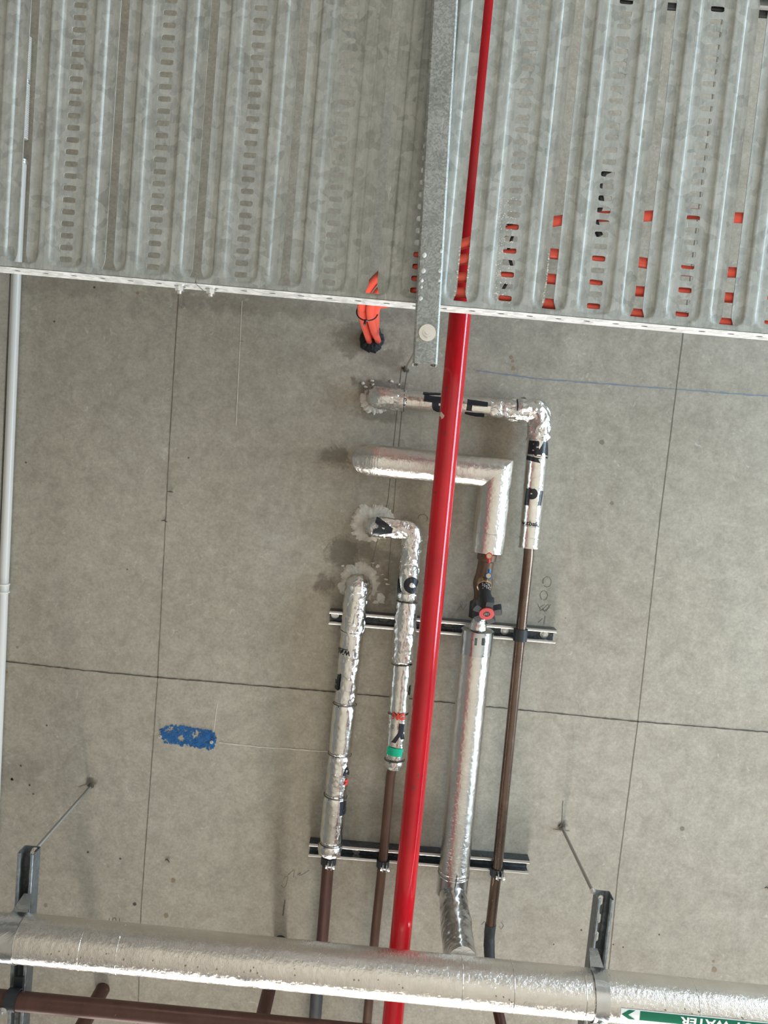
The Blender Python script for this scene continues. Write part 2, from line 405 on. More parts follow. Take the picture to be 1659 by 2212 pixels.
def wrap(name, bm, u, v, ang, A, B, r, mt, parent, off=0.0012, crk=None, label=None):
    """bm is flat artwork (x right, y up, metres); lay it on the pipe A-B centred at photo pixel (u, v)"""
    s0, ph0, a, f, s = ray_cyl(u, v, A, B, r)
    th = math.radians(ang)
    gr = V((math.cos(th), math.sin(th), 0)); gu = V((math.sin(th), -math.cos(th), 0))
    ys = [x.co for x in bm.verts]
    # cut the artwork so that it can bend round the pipe
    per = V((gr.dot(s), gu.dot(s), 0)); par = V((gr.dot(a), gu.dot(a), 0))
    for dirv, step in ((per, 0.003), (par, 0.006)):
        lo = min(x.co.dot(dirv) for x in bm.verts); hi = max(x.co.dot(dirv) for x in bm.verts)
        q = lo + step
        while q < hi:
            bmesh.ops.bisect_plane(bm, geom=bm.verts[:] + bm.edges[:] + bm.faces[:], plane_co=dirv * q / dirv.dot(dirv), plane_no=dirv)
            q += step
    for x in bm.verts:
        al = s0 + x.co.dot(par); ph = ph0 + x.co.dot(per) / r
        dv = f * math.cos(ph) + s * math.sin(ph)
        c = A + a * al
        x.co = c + dv * (r + off + crink(c + dv * r, crk))
    return build(name, bm, mt, parent, label=label)
def text_bm(txt, size, bold=0.0, sx=1.0, shear=0.0):
    cu = bpy.data.curves.new('lettering', 'FONT'); cu.body = txt; cu.size = size; cu.align_x = 'CENTER'; cu.align_y = 'CENTER'
    cu.offset = bold; cu.shear = shear; cu.resolution_u = 4
    o = bpy.data.objects.new('lettering_source', cu); C.objects.link(o)
    bpy.context.view_layer.update()
    me = bpy.data.meshes.new_from_object(o.evaluated_get(bpy.context.evaluated_depsgraph_get()))
    bm = bmesh.new(); bm.from_mesh(me)
    for x in bm.verts: x.co.x *= sx; x.co.z = 0
    bpy.data.objects.remove(o); bpy.data.meshes.remove(me); bpy.data.curves.remove(cu)
    bmesh.ops.triangulate(bm, faces=bm.faces)
    return bm
def poly_bm(polys):
    bm = bmesh.new()
    for pl in polys: bm.faces.new([bm.verts.new((x, y, 0)) for x, y in pl])
    bmesh.ops.triangulate(bm, faces=bm.faces)
    return bm

# ------------------------------------------------------------------ the room
def struct(name, bm, m_, parent=None):
    o = build(name, bm, m_, parent, smooth=False)
    if parent is None: tag(o, kind='structure')
    return o
X0, X1, Y0, Y1 = -3.4, 4.8, -2.9, 7.7
bm = bmesh.new(); box(bm, (X0, Y0, ZC), (X1, Y1, ZC + 0.2)); ceiling = struct('ceiling', bm, M['ceil'])
ceiling['label'] = 'grey fair-faced concrete soffit with panel joints and stains'
bm = bmesh.new(); box(bm, (X0, Y0, -0.2), (X1, Y1, 0)); struct('floor', bm, M['floor'])
bm = bmesh.new(); box(bm, (X0 - 0.2, Y0, 0), (X0, Y1, ZC)); struct('wall_left', bm, M['wall'])
bm = bmesh.new(); box(bm, (X0, Y0 - 0.2, 0), (X1, Y0, ZC)); struct('wall_back', bm, M['wall'])
bm = bmesh.new()
box(bm, (X1, Y0, 0), (X1 + 0.2, Y1, 1.05)); box(bm, (X1, Y0, 2.6), (X1 + 0.2, Y1, ZC))
box(bm, (X1, Y0, 1.05), (X1 + 0.2, -2.75, 2.6)); box(bm, (X1, 1.75, 1.05), (X1 + 0.2, Y1, 2.6)); struct('wall_right', bm, M['wall'])
bm = bmesh.new()
box(bm, (X0, Y1, 0), (X1, Y1 + 0.2, 1.1)); box(bm, (X0, Y1, 3.4), (X1, Y1 + 0.2, ZC))
box(bm, (X0, Y1, 1.1), (-3.2, Y1 + 0.2, 3.4)); box(bm, (4.6, Y1, 1.1), (X1, Y1 + 0.2, 3.4)); struct('wall_front', bm, M['wall'])
def wframe(name, lo, hi, axis):
    bm = bmesh.new(); th = 0.06
    a0, z0 = lo; a1, z1 = hi
    nb = 5; bars = [(a0, a0 + th)] + [((a0 + (a1 - a0) * k / nb) - th / 2, (a0 + (a1 - a0) * k / nb) + th / 2) for k in range(1, nb)] + [(a1 - th, a1)]
    for b0, b1 in bars:
        box(bm, *(((b0, Y1 + 0.05, z0), (b1, Y1 + 0.11, z1)) if axis == 'x' else ((X1 + 0.05, b0, z0), (X1 + 0.11, b1, z1))))
    for c0, c1 in ((z0, z0 + th), (z1 - th, z1)):
        box(bm, *(((a0, Y1 + 0.05, c0), (a1, Y1 + 0.11, c1)) if axis == 'x' else ((X1 + 0.05, a0, c0), (X1 + 0.11, a1, c1))))
    return struct(name, bm, M['zinc'])
wframe('window_1', (-3.2, 1.1), (4.6, 3.4), 'x'); wframe('window_2', (-2.75, 1.05), (1.75, 2.6), 'y')

# pale slab edge at the far left with its black gap
def flat_px(bm, pts, D, th=0.004):
    a = [bm.verts.new(P(u, v, D)) for u, v in pts]; b = [bm.verts.new(P(u, v, D) + V((0, 0, th))) for u, v in pts]
    bm.faces.new(a); bm.faces.new(b[::-1])
    for i in range(len(a)): bm.faces.new((a[i], a[(i + 1) % len(a)], b[(i + 1) % len(a)], b[i]))
bm = bmesh.new(); flat_px(bm, [(-760, -500), (69, -500), (45.5, 100), (21, 590), (7.5, 905), (-4, 1200), (-60, 2500), (-900, 2500)], CEIL - 0.012, 0.03)
struct('trim_1', bm, M['panel'])['label'] = 'pale smooth concrete strip along the edge of the soffit'
bm = bmesh.new(); flat_px(bm, [(69, -500), (76, -500), (50.5, 100), (26, 590), (12.5, 905), (1, 1200), (-55, 2500), (-60, 2500), (-4, 1200), (7.5, 905), (21, 590), (45.5, 100)], CEIL - 0.004, 0.02)
struct('trim_2', bm, M['sealblack'])['label'] = 'black gap beside the pale strip'

# joints, chalk and pencil lines and a drawn rod shadow on the soffit (children of the ceiling)
def mark(name, pxs, wpx, mt_, D=CEIL, jit=0.0, step=9, th=0.0008, label=None, lift=0.0006):
    pts = []
    for (u0, v0), (u1, v1) in zip(pxs, pxs[1:]):
        L = math.hypot(u1 - u0, v1 - v0); n = max(1, int(L / step))
        for k in range(n): pts.append((u0 + (u1 - u0) * k / n, v0 + (v1 - v0) * k / n))
    pts.append(pxs[-1]); bm = bmesh.new(); prev = None
    for i, (u, v) in enumerate(pts):
        a = pts[max(0, i - 1)]; b = pts[min(len(pts) - 1, i + 1)]
        dx, dy = b[0] - a[0], b[1] - a[1]; L = math.hypot(dx, dy) or 1; nx, ny = -dy / L, dx / L
        w1 = wpx / 2 * (1 + jit * random.uniform(-0.8, 1.0)); w2 = wpx / 2 * (1 + jit * random.uniform(-0.8, 1.0))
        q = random.uniform(-1, 1) * jit * 0.4
        cur = (bm.verts.new(P(u + nx * (w1 + q), v + ny * (w1 + q), D - lift)), bm.verts.new(P(u - nx * (w2 - q), v - ny * (w2 - q), D - lift)))
        if prev: bm.faces.new((prev[0], cur[0], cur[1], prev[1]))
        prev = cur
    return build(name, bm, mt_, ceiling, smooth=False, label=label)
mark('panel_joint', [(421, 60), (385, 650), (366, 960), (340, 1480), (305, 1960), (296, 2260)], 1.7, M['jointsoft'], jit=0.5)
mark('panel_joint', [(1590, -200), (1475, 730), (1425, 1130), (1378, 1560), (1335, 1890), (1300, 2250)], 1.8, M['jointsoft'], jit=0.4)
mark('panel_joint', [(8, 1428), (180, 1448), (340, 1463), (700, 1493), (870, 1508), (1060, 1527), (1372, 1558), (1700, 1585)], 2.5, M['joint'], jit=0.6)
mark('chalk_line', [(523, 650), (510, 920)], 1.6, M['chalk'], jit=0.5)
mark('chalk_line', [(470, 1520), (460, 1590)], 1.8, M['chalk'], jit=0.5)
mark('chalk_line', [(474, 1604), (560, 1614), (720, 1625)], 1.8, M['chalk'], jit=0.9)
mark('chalk_line', [(1030, 800), (1160, 818), (1659, 856), (1720, 862)], 2.2, M['bluechalk'], jit=0.8, label='faint blue snapped chalk line')
mark('pencil_line', [(868, 790), (838, 1080), (812, 1180), (800, 1230)], 1.2, M['pencil'], jit=0.3)
mark('pencil_line', [(880, 800), (872, 850), (858, 1000), (850, 1100), (838, 1250)], 1.2, M['pencil'], jit=0.3)
def scrib(strokes, wpx=0.9, label=None):
    for st in strokes: mark('pencil_and_shadow_stroke', st, wpx, M['pencil'], step=3, jit=0.4, label=label)
def loop(cx, cy, rx_, ry_, a0=0, a1=360, n=16, tilt=0):
    r = []
    for i in range(n + 1):
        t_ = math.radians(a0 + (a1 - a0) * i / n); x = rx_ * math.cos(t_); y = ry_ * math.sin(t_)
        ct, st = math.cos(math.radians(tilt)), math.sin(math.radians(tilt)); r.append((cx + x * ct - y * st, cy + x * st + y * ct))
    return r
scrib([loop(1182, 1257, 9, 11, 160, 500), loop(1175, 1286, 8, 10, 120, 460), [(1162, 1304), (1168, 1320), (1184, 1305), (1187, 1312), (1176, 1320), (1165, 1313), (1176, 1306)],
       [(1163, 1345), (1172, 1336)], [(1178, 1330), (1175, 1348)], [(1190, 1305), (1178, 1322), (1172, 1314)]])
scrib([[(612, 1900), (617, 1893), (622, 1894), (617, 1915), (612, 1918), (608, 1912)], [(622, 1890), (634, 1880)], [(636, 1879), (634, 1896)], [(642, 1891), (650, 1885), (646, 1892), (656, 1888), (668, 1880)]])
scrib([[(616, 1944), (613, 1962), (611, 1978)]], 2.4)
scrib([[(994, 1304), (1000, 1318), (1008, 1306)], [(988, 1318), (996, 1308)], [(1040, 1998), (1048, 1990)], [(1082, 1992), (1088, 2000), (1082, 2008), (1078, 2000)]])
scrib([loop(913, 1120, 10, 9, 180, 400)], 1.2)
scrib([[(236, 1984), (236, 1993)], loop(247, 1988, 4, 5), [(258, 1984), (258, 1992)], [(516, 737), (526, 737)]], 1.2)
scrib([[(1216, 1730), (1213, 1786)], [(1195, 1791), (1230, 1795)], [(198, 1690), (170, 1700)]], 1.4)  # first stroke draws the right drop rod's cast shadow in dark colour
# splash spots and nail stubs
def blob(name, u, v, rpx, mt_, parent=None, h=0.0012, jag=0.25, sx=1.0, sy=1.0, D=CEIL, n=36, label=None, seed=0, rings=3, smooth=True):
    bm = bmesh.new(); c = P(u, v, D); s = rpx * D / F
    prev = None; cen = bm.verts.new(c - V((0, 0, h)))
    for k in range(1, rings + 2):
        q = k / (rings + 1); R = []
        for i in range(n):
            th = 2 * PI * i / n
            j = 1 + jag * 0.5 * noise.noise(V((math.cos(th) * 1.7 + seed, math.sin(th) * 1.7, u * 0.1))) + jag * 0.5 * q * noise.noise(V((math.cos(th) * 5 + seed, math.sin(th) * 5, v * 0.1))) + jag * 0.35 * q ** 4 * noise.noise(V((math.cos(th) * 14 + seed, math.sin(th) * 14, v * 0.1)))
            z = -h if rings == 0 else -h * (1 - q ** 4) + (0.0004 if k > rings else -0.001)
            nz = 0.0 if rings == 0 else -h * 0.6 * abs(noise.noise(V((math.cos(th) * q * 4, math.sin(th) * q * 4, seed + 3)))) * (1 if k <= rings else 0)
            R.append(bm.verts.new(c + V((s * sx * q * j * math.cos(th), s * sy * q * j * math.sin(th), z + nz))))
        for i in range(n):
            if prev is None: bm.faces.new((cen, R[i], R[(i + 1) % n]))
            else: bm.faces.new((prev[i], R[i], R[(i + 1) % n], prev[(i + 1) % n]))
        prev = R
    return build(name, bm, mt_, parent, label=label, smooth=smooth)
for u, v, r_, m_ in ((374, 1902, 5, 'rust'), (359, 1978, 5, 'rust'), (99, 1956, 4, 'rust'), (1543, 2095, 6, 'rust'), (1541, 2077, 3, 'rust'), (1474, 1790, 5, 'damp'),
                     (204, 621, 2.5, 'joint'), (297, 633, 3.5, 'rust'), (1108, 780, 3, 'rust'), (1104, 772, 4, 'rust'), (1109, 796, 4, 'rust'), (1322, 1087, 4, 'damp'), (1300, 955, 5, 'damp'),
                     (101, 1567, 2, 'joint'), (26, 1683, 2, 'joint'), (64, 1696, 2.5, 'joint'), (26, 1684, 3, 'joint'), (72, 1715, 2, 'joint'), (45, 1654, 2.5, 'joint'), (37, 1398, 3, 'rust'), (15, 1452, 3, 'rust'),
                     (56, 999, 2, 'joint'), (1346, 2046, 1.8, 'joint'), (1325, 2040, 1.6, 'joint'), (1424, 2019, 1.8, 'joint'), (1256, 2009, 2, 'joint'), (1196, 2040, 1.5, 'joint'), (275, 1230, 2, 'pencil'), (190, 1841, 2.5, 'joint'), (260, 1855, 2.5, 'joint'), (291, 1953, 4, 'joint')):
    blob('stain_spot', u, v, r_, M[m_], ceiling, h=0.0004, jag=0.5, seed=u * 0.01, smooth=False, rings=0)
for args in ((715, 985, 20), (705, 1262, 22), (730, 1255, 18), (752, 1190, 16), (780, 765, 22), (760, 750, 16), (840, 752, 17)): pass

# ------------------------------------------------------------------ cable trays
DT = 1.371
xs0 = P(803, 640, DT).x
PITCH = (P(1560, 690, DT).x - P(35, 560, DT).x) / 8.0
Yn = (P(0, 572.5, DT).y + P(1659, 721, DT).y + P(700, 639.5, DT).y) / 3   # corner under the near side wall
TW = 0.60; Yf = Yn - TW
XJ = P(420, 611, DT).x
ZT = EYE + DT
def smooth01(x): x = max(0.0, min(1.0, x)); return x * x * (3 - 2 * x)
def emboss(x, y):
    h = 0.0
    for per, hw, hh in ((0.0, 0.031, 0.0034), (0.5, 0.031, 0.0024)):
        k = (x - xs0) / PITCH - per; dx = abs(k - round(k)) * PITCH
        yc = (Yn + Yf) / 2; dy = abs(y - yc); hy = TW / 2 - 0.007; rc = 0.022
        qx, qy = dx - (hw - rc), dy - (hy - rc)
        d = (math.hypot(max(qx, 0), max(qy, 0)) + min(max(qx, qy), 0)) - rc
        h += hh * smooth01(-d / 0.0040)
        if per == 0.0: h -= 0.0014 * smooth01((0.0165 - dx) / 0.004) * smooth01((-d) / 0.006)
    return h
def tray_bottom(xa, xb):
    bm = bmesh.new()
    cache = {}
    def vt(x, y):
        k = (round(x, 5), round(y, 5))
        if k not in cache: cache[k] = bm.verts.new((x, y, ZT + emboss(x, y)))
        return cache[k]
    def quad(*p):
        vs_ = [vt(*q) for q in p]
        if len(set(vs_)) > 2:
            try: bm.faces.new(list(dict.fromkeys(vs_)))
            except ValueError: pass
    SP = 0.021; nrow = int((TW - 0.044) / SP)
    yrow = [Yn - 0.0225 - SP * k + SP / 2 for k in range(nrow + 1)]      # edges of the rows, near to far
    fine_n = [Yn - d_ for d_ in (0, 0.0035, 0.006, 0.0075, 0.009, 0.0105)]
    fine_f = [Yf + d_ for d_ in (0.0105, 0.009, 0.0075, 0.006, 0.0035, 0)]
    def edge_ys():
        ys = list(fine_n)
        for k, y in enumerate(yrow):
            ys.append(y)
            if k < 2: ys += [y - SP * 0.25, y - SP * 0.5, y - SP * 0.75]
            elif k == nrow - 1: ys += [y - SP * 0.25, y - SP * 0.5, y - SP * 0.75]
        ys += [y for y in fine_f if y < ys[-1] - 1e-4]
        last = ys[-1]
        return ys
    ys = edge_ys()
    # far gap
    k0 = int(math.floor((xa - xs0) / PITCH)) - 1; k1 = int(math.ceil((xb - xs0) / PITCH)) + 1
    for k in range(k0, k1):
        xl = xs0 + k * PITCH; xm = xl + PITCH / 2; xr = xl + PITCH
        hw, sw = 0.0175, 0.017
        cols = [hw, 0.0205, 0.024, 0.0275, 0.0287, 0.030, 0.0312, 0.034, PITCH / 2 - 0.034, PITCH / 2 - 0.0312, PITCH / 2 - 0.030, PITCH / 2 - 0.0287, PITCH / 2 - 0.0275, PITCH / 2 - 0.022, PITCH / 2 - sw]
        xs = [xl + c_ for c_ in cols]; xs2 = [xr - c_ for c_ in reversed(cols)]
        for seq in (xs, xs2):
            for a, b in zip(seq, seq[1:]):
                if b < xa or a > xb: continue
                for c_, d_ in zip(ys, ys[1:]): quad((a, c_), (b, c_), (b, d_), (a, d_))
        # small slots column
        if xa < xm < xb:
            for j, (c_, d_) in enumerate(zip(yrow, yrow[1:])):
                yc = (c_ + d_) / 2; n = 24
                inner = []
                for i in range(n):
                    th = 2 * PI * (i + 0.5) / n; cs, sn = math.cos(th), math.sin(th)
                    e = 0.42
                    inner.append((xm + 0.0118 * math.copysign(abs(cs) ** e, cs), yc + 0.0050 * math.copysign(abs(sn) ** e, sn)))
                outer = []
                for i in range(n):
                    th = 2 * PI * (i + 0.5) / n; cs, sn = math.cos(th), math.sin(th); q = max(abs(cs), abs(sn))
                    outer.append((xm + sw * cs / q, yc + SP / 2 * sn / q))
                iv = [bm.verts.new((x, y, ZT + emboss(x, y))) for x, y in inner]
                ov = [bm.verts.new((x, y, ZT + emboss(x, y))) for x, y in outer]
                for i in range(n): bm.faces.new((iv[i], iv[(i + 1) % n], ov[(i + 1) % n], ov[i]))
                iu = [bm.verts.new(x.co + V((0, 0, 0.0016))) for x in iv]
                for i in range(n): bm.faces.new((iv[i], iu[i], iu[(i + 1) % n], iv[(i + 1) % n]))
                cs_ = [(xm + sx_ * sw, yc + sy_ * SP / 2) for sx_ in (-1, 1) for sy_ in (-1, 1)]
                for cx_, cy_ in cs_:
                    kk = sorted(range(n), key=lambda i: (outer[i][0] - cx_) ** 2 + (outer[i][1] - cy_) ** 2)[:2]
                    bm.faces.new((ov[kk[0]], ov[kk[1]], bm.verts.new((cx_, cy_, ZT + emboss(cx_, cy_)))))
            for seq in (fine_n + [yrow[0]], [yrow[-1]] + [y for y in fine_f if y < yrow[-1] - 1e-4]):
                q = [xm - sw, xm - sw / 2, xm, xm + sw / 2, xm + sw]
                for a, b in zip(q, q[1:]):
                    for c_, d_ in zip(seq, seq[1:]): quad((a, c_), (b, c_), (b, d_), (a, d_))
        # long slot
        for side, xc in ((1, xl), (-1, xr)):
            if xc < xa - 0.002 or xc > xb + 0.002: continue
            if side == 1 and xc > xb - 0.02: continue
            if side == -1 and xc < xa + 0.02: continue
            hs = 0.0078
            def inner_x(y):
                dn = min(Yn - 0.0105 - y, y - (Yf + 0.0105))
                return hs + 0.0045 * (1 - smooth01(dn / 0.016))
            yy = [y for y in ys if Yf + 0.0104 <= y <= Yn - 0.0104]
            for c_, d_ in zip(yy, yy[1:]):
                quad((xc + side * hw, c_), (xc + side * inner_x(c_), c_), (xc + side * inner_x(d_), d_), (xc + side * hw, d_))
            up = V((0, 0, 0.0018))
            for c_, d_ in zip(yy, yy[1:]):
                a_, b_ = vt(xc + side * inner_x(c_), c_), vt(xc + side * inner_x(d_), d_)
                bm.faces.new((a_, b_, bm.verts.new(b_.co + up), bm.verts.new(a_.co + up)))
            for seq in (fine_n, [y for y in ys if y <= Yf + 0.0106]):
                lim = 0.0 if not (abs(xc - XJs) < 1e-4) else 0.0013
                q = [hw, inner_x(Yn - 0.0105), 0.006, lim]
                for a, b in zip(q, q[1:]):
                    for c_, d_ in zip(seq, seq[1:]): quad((xc + side * a, c_), (xc + side * b, c_), (xc + side * b, d_), (xc + side * a, d_))
    return bm
XJs = xs0 + round((XJ - xs0) / PITCH) * PITCH     # the joint falls in the middle of a long slot
def tray_wall(xa, xb, yw, out):
    """side wall with a row of slots and an inward top lip"""
    bm = bmesh.new(); H = 0.054; hp = 0.0525; x = xa
    holes = [h0 for h0 in [P(21, 580, DT).x + hp * k for k in range(-30, 50)] if xa + 0.02 < h0 < xb - 0.02]
    zs = [ZT, ZT + H]
    edges = [xa] + [(a + b) / 2 for a, b in zip(holes, holes[1:])] + [xb]
    for h0, (e0, e1) in zip(holes, zip(edges, edges[1:])):
        n = 20; zc = ZT + H * 0.46; iv = []; ov = []
        for i in range(n):
            th = 2 * PI * (i + 0.5) / n; cs, sn = math.cos(th), math.sin(th); e = 0.7
            iv.append(bm.verts.new((h0 + 0.0062 * math.copysign(abs(cs) ** e, cs), yw, zc + 0.0045 * math.copysign(abs(sn) ** e, sn))))
            q = max(abs(cs), abs(sn)); px, pz = cs / q, sn / q
            ov.append(bm.verts.new((h0 + px * 0.012, yw, zc + pz * 0.012)))
        for i in range(n): bm.faces.new((iv[i], iv[(i + 1) % n], ov[(i + 1) % n], ov[i]))
        def q4(x0, x1, z0, z1):
            bm.faces.new([bm.verts.new((a, yw, b)) for a, b in ((x0, z0), (x1, z0), (x1, z1), (x0, z1))])
        q4(e0, h0 - 0.012, ZT, ZT + H); q4(h0 + 0.012, e1, ZT, ZT + H)
        q4(h0 - 0.012, h0 + 0.012, ZT, zc - 0.012); q4(h0 - 0.012, h0 + 0.012, zc + 0.012, ZT + H)
        for sx_ in (-1, 1):
            for sz_ in (-1, 1):
                cx_, cz_ = h0 + sx_ * 0.012, zc + sz_ * 0.012
                kk = sorted(range(n), key=lambda i: (ov[i].co.x - cx_) ** 2 + (ov[i].co.z - cz_) ** 2)[:2]
                bm.faces.new((ov[kk[0]], ov[kk[1]], bm.verts.new((cx_, yw, cz_))))
    lip = [(yw, ZT + H), (yw - out * 0.012, ZT + H), (yw - out * 0.012, ZT + H - 0.006)]
    for (ya, za), (yb, zb) in zip(lip, lip[1:]):
        bm.faces.new([bm.verts.new(p) for p in ((xa, ya, za), (xb, ya, za), (xb, yb, zb), (xa, yb, zb))])
    return bm
for xa, xb, lab in ((XJs - 9 * PITCH, XJs, 'galvanised perforated cable tray length ending at the bolted joint'),
                    (XJs, XJs + 11 * PITCH, 'long galvanised perforated cable tray resting on the strut hanger')):
    g = 0.0013 * (1 if xa == XJs else -1)
    t0 = empty('cable_tray', ((xa + xb) / 2, (Yn + Yf) / 2, ZT), lab, 'cable tray')
    o = build('tray_bottom', tray_bottom(xa, xb), M['galv'], t0)
    for nm, yw, out in (('side_wall', Yn, 1), ('side_wall', Yf, -1)):
        o = build(nm, tray_wall(xa + max(g, 0), xb + min(g, 0), yw, out), M['galvwall'], t0, smooth=False)
        s = o.modifiers.new('thickness', 'SOLIDIFY'); s.thickness = 0.0014; s.offset = 0
    if xa == XJs:
        bm = bmesh.new(); rb = random.Random(11)
        for k in range(460):
            if k < 330: u0 = rb.uniform(-19, 19); v0 = rb.uniform(425, 655); u0 += 1093 + (500 - v0) * 0.075
            else: v0 = rb.uniform(530, 640); u0 = 1000
            q = P(u0, v0, DT)
            if k >= 330: q.x = xs0 + PITCH * (1 if k < 400 else 2) + (rb.choice((-1, 1)) if k < 400 else -1) * (rb.uniform(0.0085, 0.0105) + 0.002 * (v0 > 615)); q.y -= 0.0
            q.z = ZT + emboss(q.x, q.y)
            km = (q.x - xs0) / PITCH - 0.5; dxm = (km - round(km)) * PITCH; row = ((Yn - 0.0225 + 0.0105 - q.y) / 0.021) % 1 - 0.5
            if k < 330 and (abs(dxm) < 0.0112 and abs(row) * 0.021 < 0.0046 or abs(row) * 0.021 > 0.0078 and rb.random() < 0.6): continue
            R0 = rb.uniform(0.0005, 0.0012)
            bmesh.ops.create_icosphere(bm, subdivisions=1, radius=R0, matrix=Matrix.Translation(q) @ Matrix.Diagonal((rb.uniform(0.8, 1.8), rb.uniform(0.6, 1.4), 0.35, 1)))
        o = build('zinc_burrs', bm, M['zinc'], t0, smooth=True); o['kind'] = 'stuff'
# splice plate inside the wall with two bolts
sp = empty('splice_plate', (XJs, Yn - 0.003, ZT + 0.025), 'galvanised splice plate with two hex bolts joining the tray lengths', 'splice plate')
bm = bmesh.new(); box(bm, (XJs - 0.06, Yn - 0.0035, ZT + 0.008), (XJs + 0.06, Yn - 0.0012, ZT + 0.046)); build('plate', bm, M['galvwall'], sp, smooth=False)
for u, v in ((390, 616), (457, 622)):
    x = P(u, v, DT + 0.03).x; z = ZT + 0.027
    bm = bmesh.new()
    cyl(bm, (x, Yn + 0.0008, z), (x, Yn + 0.0028, z), 0.0105, 24); cyl(bm, (x, Yn + 0.0028, z), (x, Yn + 0.011, z), 0.0085, 6)
    cyl(bm, (x, Yn + 0.011, z), (x, Yn + 0.016, z), 0.0042, 14)
    build('hex_bolt', bm, M['zinc'], sp)

# ------------------------------------------------------------------ strut channels
def strut_bm(A, B, lipz, sgn, w=0.041, h=0.041, slots=True, slot_pitch=0.05, start=0.03, part='all'):
    """C channel from A to B (xy of its centre line); lips at lipz, back at lipz + sgn*h"""
    bm = bmesh.new(); A = V((A.x, A.y, 0)); B = V((B.x, B.y, 0)); a = (B - A).normalized(); L = (B - A).length
    s = V((-a.y, a.x, 0)); hw = w / 2; c = 0.0025
    def strip(pr):
        for (p, q) in zip(pr, pr[1:]):
            bm.faces.new([bm.verts.new(A + a * l + s * x + V((0, 0, lipz + sgn * z))) for l, x, z in ((0, *p), (L, *p), (L, *q), (0, *q))])
    if part == 'lips':
        for sd_ in (-1, 1):
            strip([(sd_ * x, z) for x, z in ((-0.0135, 0.006), (-0.0135, 0.0008), (-0.0146, 0), (-hw + c, 0), (-hw + 0.0004, c - 0.0004))])
        return bm
    left = [(-hw, c), (-hw, h - c), (-hw + c, h), (-0.008, h)] if part == 'body' else [(-0.0122, 0.007), (-0.0122, 0.0012), (-0.0134, 0), (-hw + c, 0), (-hw, c), (-hw, h - c), (-hw + c, h), (-0.008, h)]
    strip(left); strip([(-x, z) for x, z in left])
    # back web with slots
    def back(l0, l1, x0=-0.008, x1=0.008):
        if l1 > l0: bm.faces.new([bm.verts.new(A + a * l + s * x + V((0, 0, lipz + sgn * h))) for l, x in ((l0, x0), (l1, x0), (l1, x1), (l0, x1))])
    if not slots: back(0, L)
    else:
        q = start; last = 0.0
        while q + 0.03 < L:
            back(last, q)
            n = 20; iv = []; ov = []
            lc = q + 0.015
            for i in range(n):
                th = 2 * PI * (i + 0.5) / n; cs, sn = math.cos(th), math.sin(th)
                ex = 0.0065 * cs + (0.0078 if cs > 0 else -0.0078); ey = 0.0065 * sn
                qq = max(abs(cs), abs(sn))
                iv.append(bm.verts.new(A + a * (lc + ex) + s * ey + V((0, 0, lipz + sgn * h))))
                ov.append(bm.verts.new(A + a * (lc + cs / qq * 0.015) + s * (sn / qq * 0.008) + V((0, 0, lipz + sgn * h))))
            for i in range(n): bm.faces.new((iv[i], iv[(i + 1) % n], ov[(i + 1) % n], ov[i]))
            for x_ in (-1, 1):
                for y_ in (-1, 1):
                    cp = A + a * (lc + x_ * 0.015) + s * (y_ * 0.008) + V((0, 0, lipz + sgn * h))
                    kk = sorted(range(n), key=lambda i: (ov[i].co - cp).length)[:2]
                    bm.faces.new((ov[kk[0]], ov[kk[1]], bm.verts.new(cp)))
            last = q + 0.03; q += slot_pitch
        back(last, L)
    bmesh.ops.remove_doubles(bm, verts=bm.verts, dist=0.00005)
    return bm
def strut(name, A, B, lipz, sgn, m_, parent, **k):
    o = build(name, strut_bm(A, B, lipz, sgn, **k), m_, parent, smooth=False)
    s = o.modifiers.new('thickness', 'SOLIDIFY'); s.thickness = 0.0023; s.offset = 0
    return o
def strut2(A, B, lipz, sgn, m_, mlip, parent, **k):  # one steel split: shade darkens the body colour, glint brightens the lips
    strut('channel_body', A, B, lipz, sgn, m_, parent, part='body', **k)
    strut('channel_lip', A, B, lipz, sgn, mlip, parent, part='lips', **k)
def nut(bm, p, ax, r=0.009, h=0.008, washer=0.012, rod=0.005, stick=0.008):
    p = V(p); ax = V(ax).normalized()
    cyl(bm, p, p + ax * 0.002, washer, 28); cyl(bm, p + ax * 0.002, p + ax * (0.002 + h), r, 6, off=0.3)
    cyl(bm, p + ax * (0.002 + h), p + ax * (0.002 + h + stick), rod, 14)
DN = V((0, 0, -1))
# hanger under the tray
A = P(918, 786, 1.33); B = P(968, -110, 1.33)
hz = EYE + DT - 0.0022
ax_ = (B - A).normalized(); hg = empty('trapeze_hanger', A, 'rough galvanised strut hanger under the cable tray with one drop rod', 'hanger')
strut('strut_channel', A, B, hz, -1, M['galvrough'], hg, slots=False)
bp = P(923, 720, 1.33)
bm = bmesh.new(); p = V((bp.x, bp.y, hz - 0.0425)); cyl(bm, p, p + DN * 0.0025, 0.0148, 36); build('washer', bm, M['zinc'], hg)
bm = bmesh.new(); p2 = p + DN * 0.0025
cyl(bm, p2, p2 + DN * 0.009, 0.0088, 6); cyl(bm, p2 + DN * 0.009, p2 + DN * 0.017, 0.005, 16); build('nut', bm, M['zinc'], hg)
bm = bmesh.new(); cyl(bm, p2 + V((0, 0, 0.004)), P(877, 797, CEIL + 0.01), 0.005, 16); build('threaded_rod', bm, M['rod'], hg)

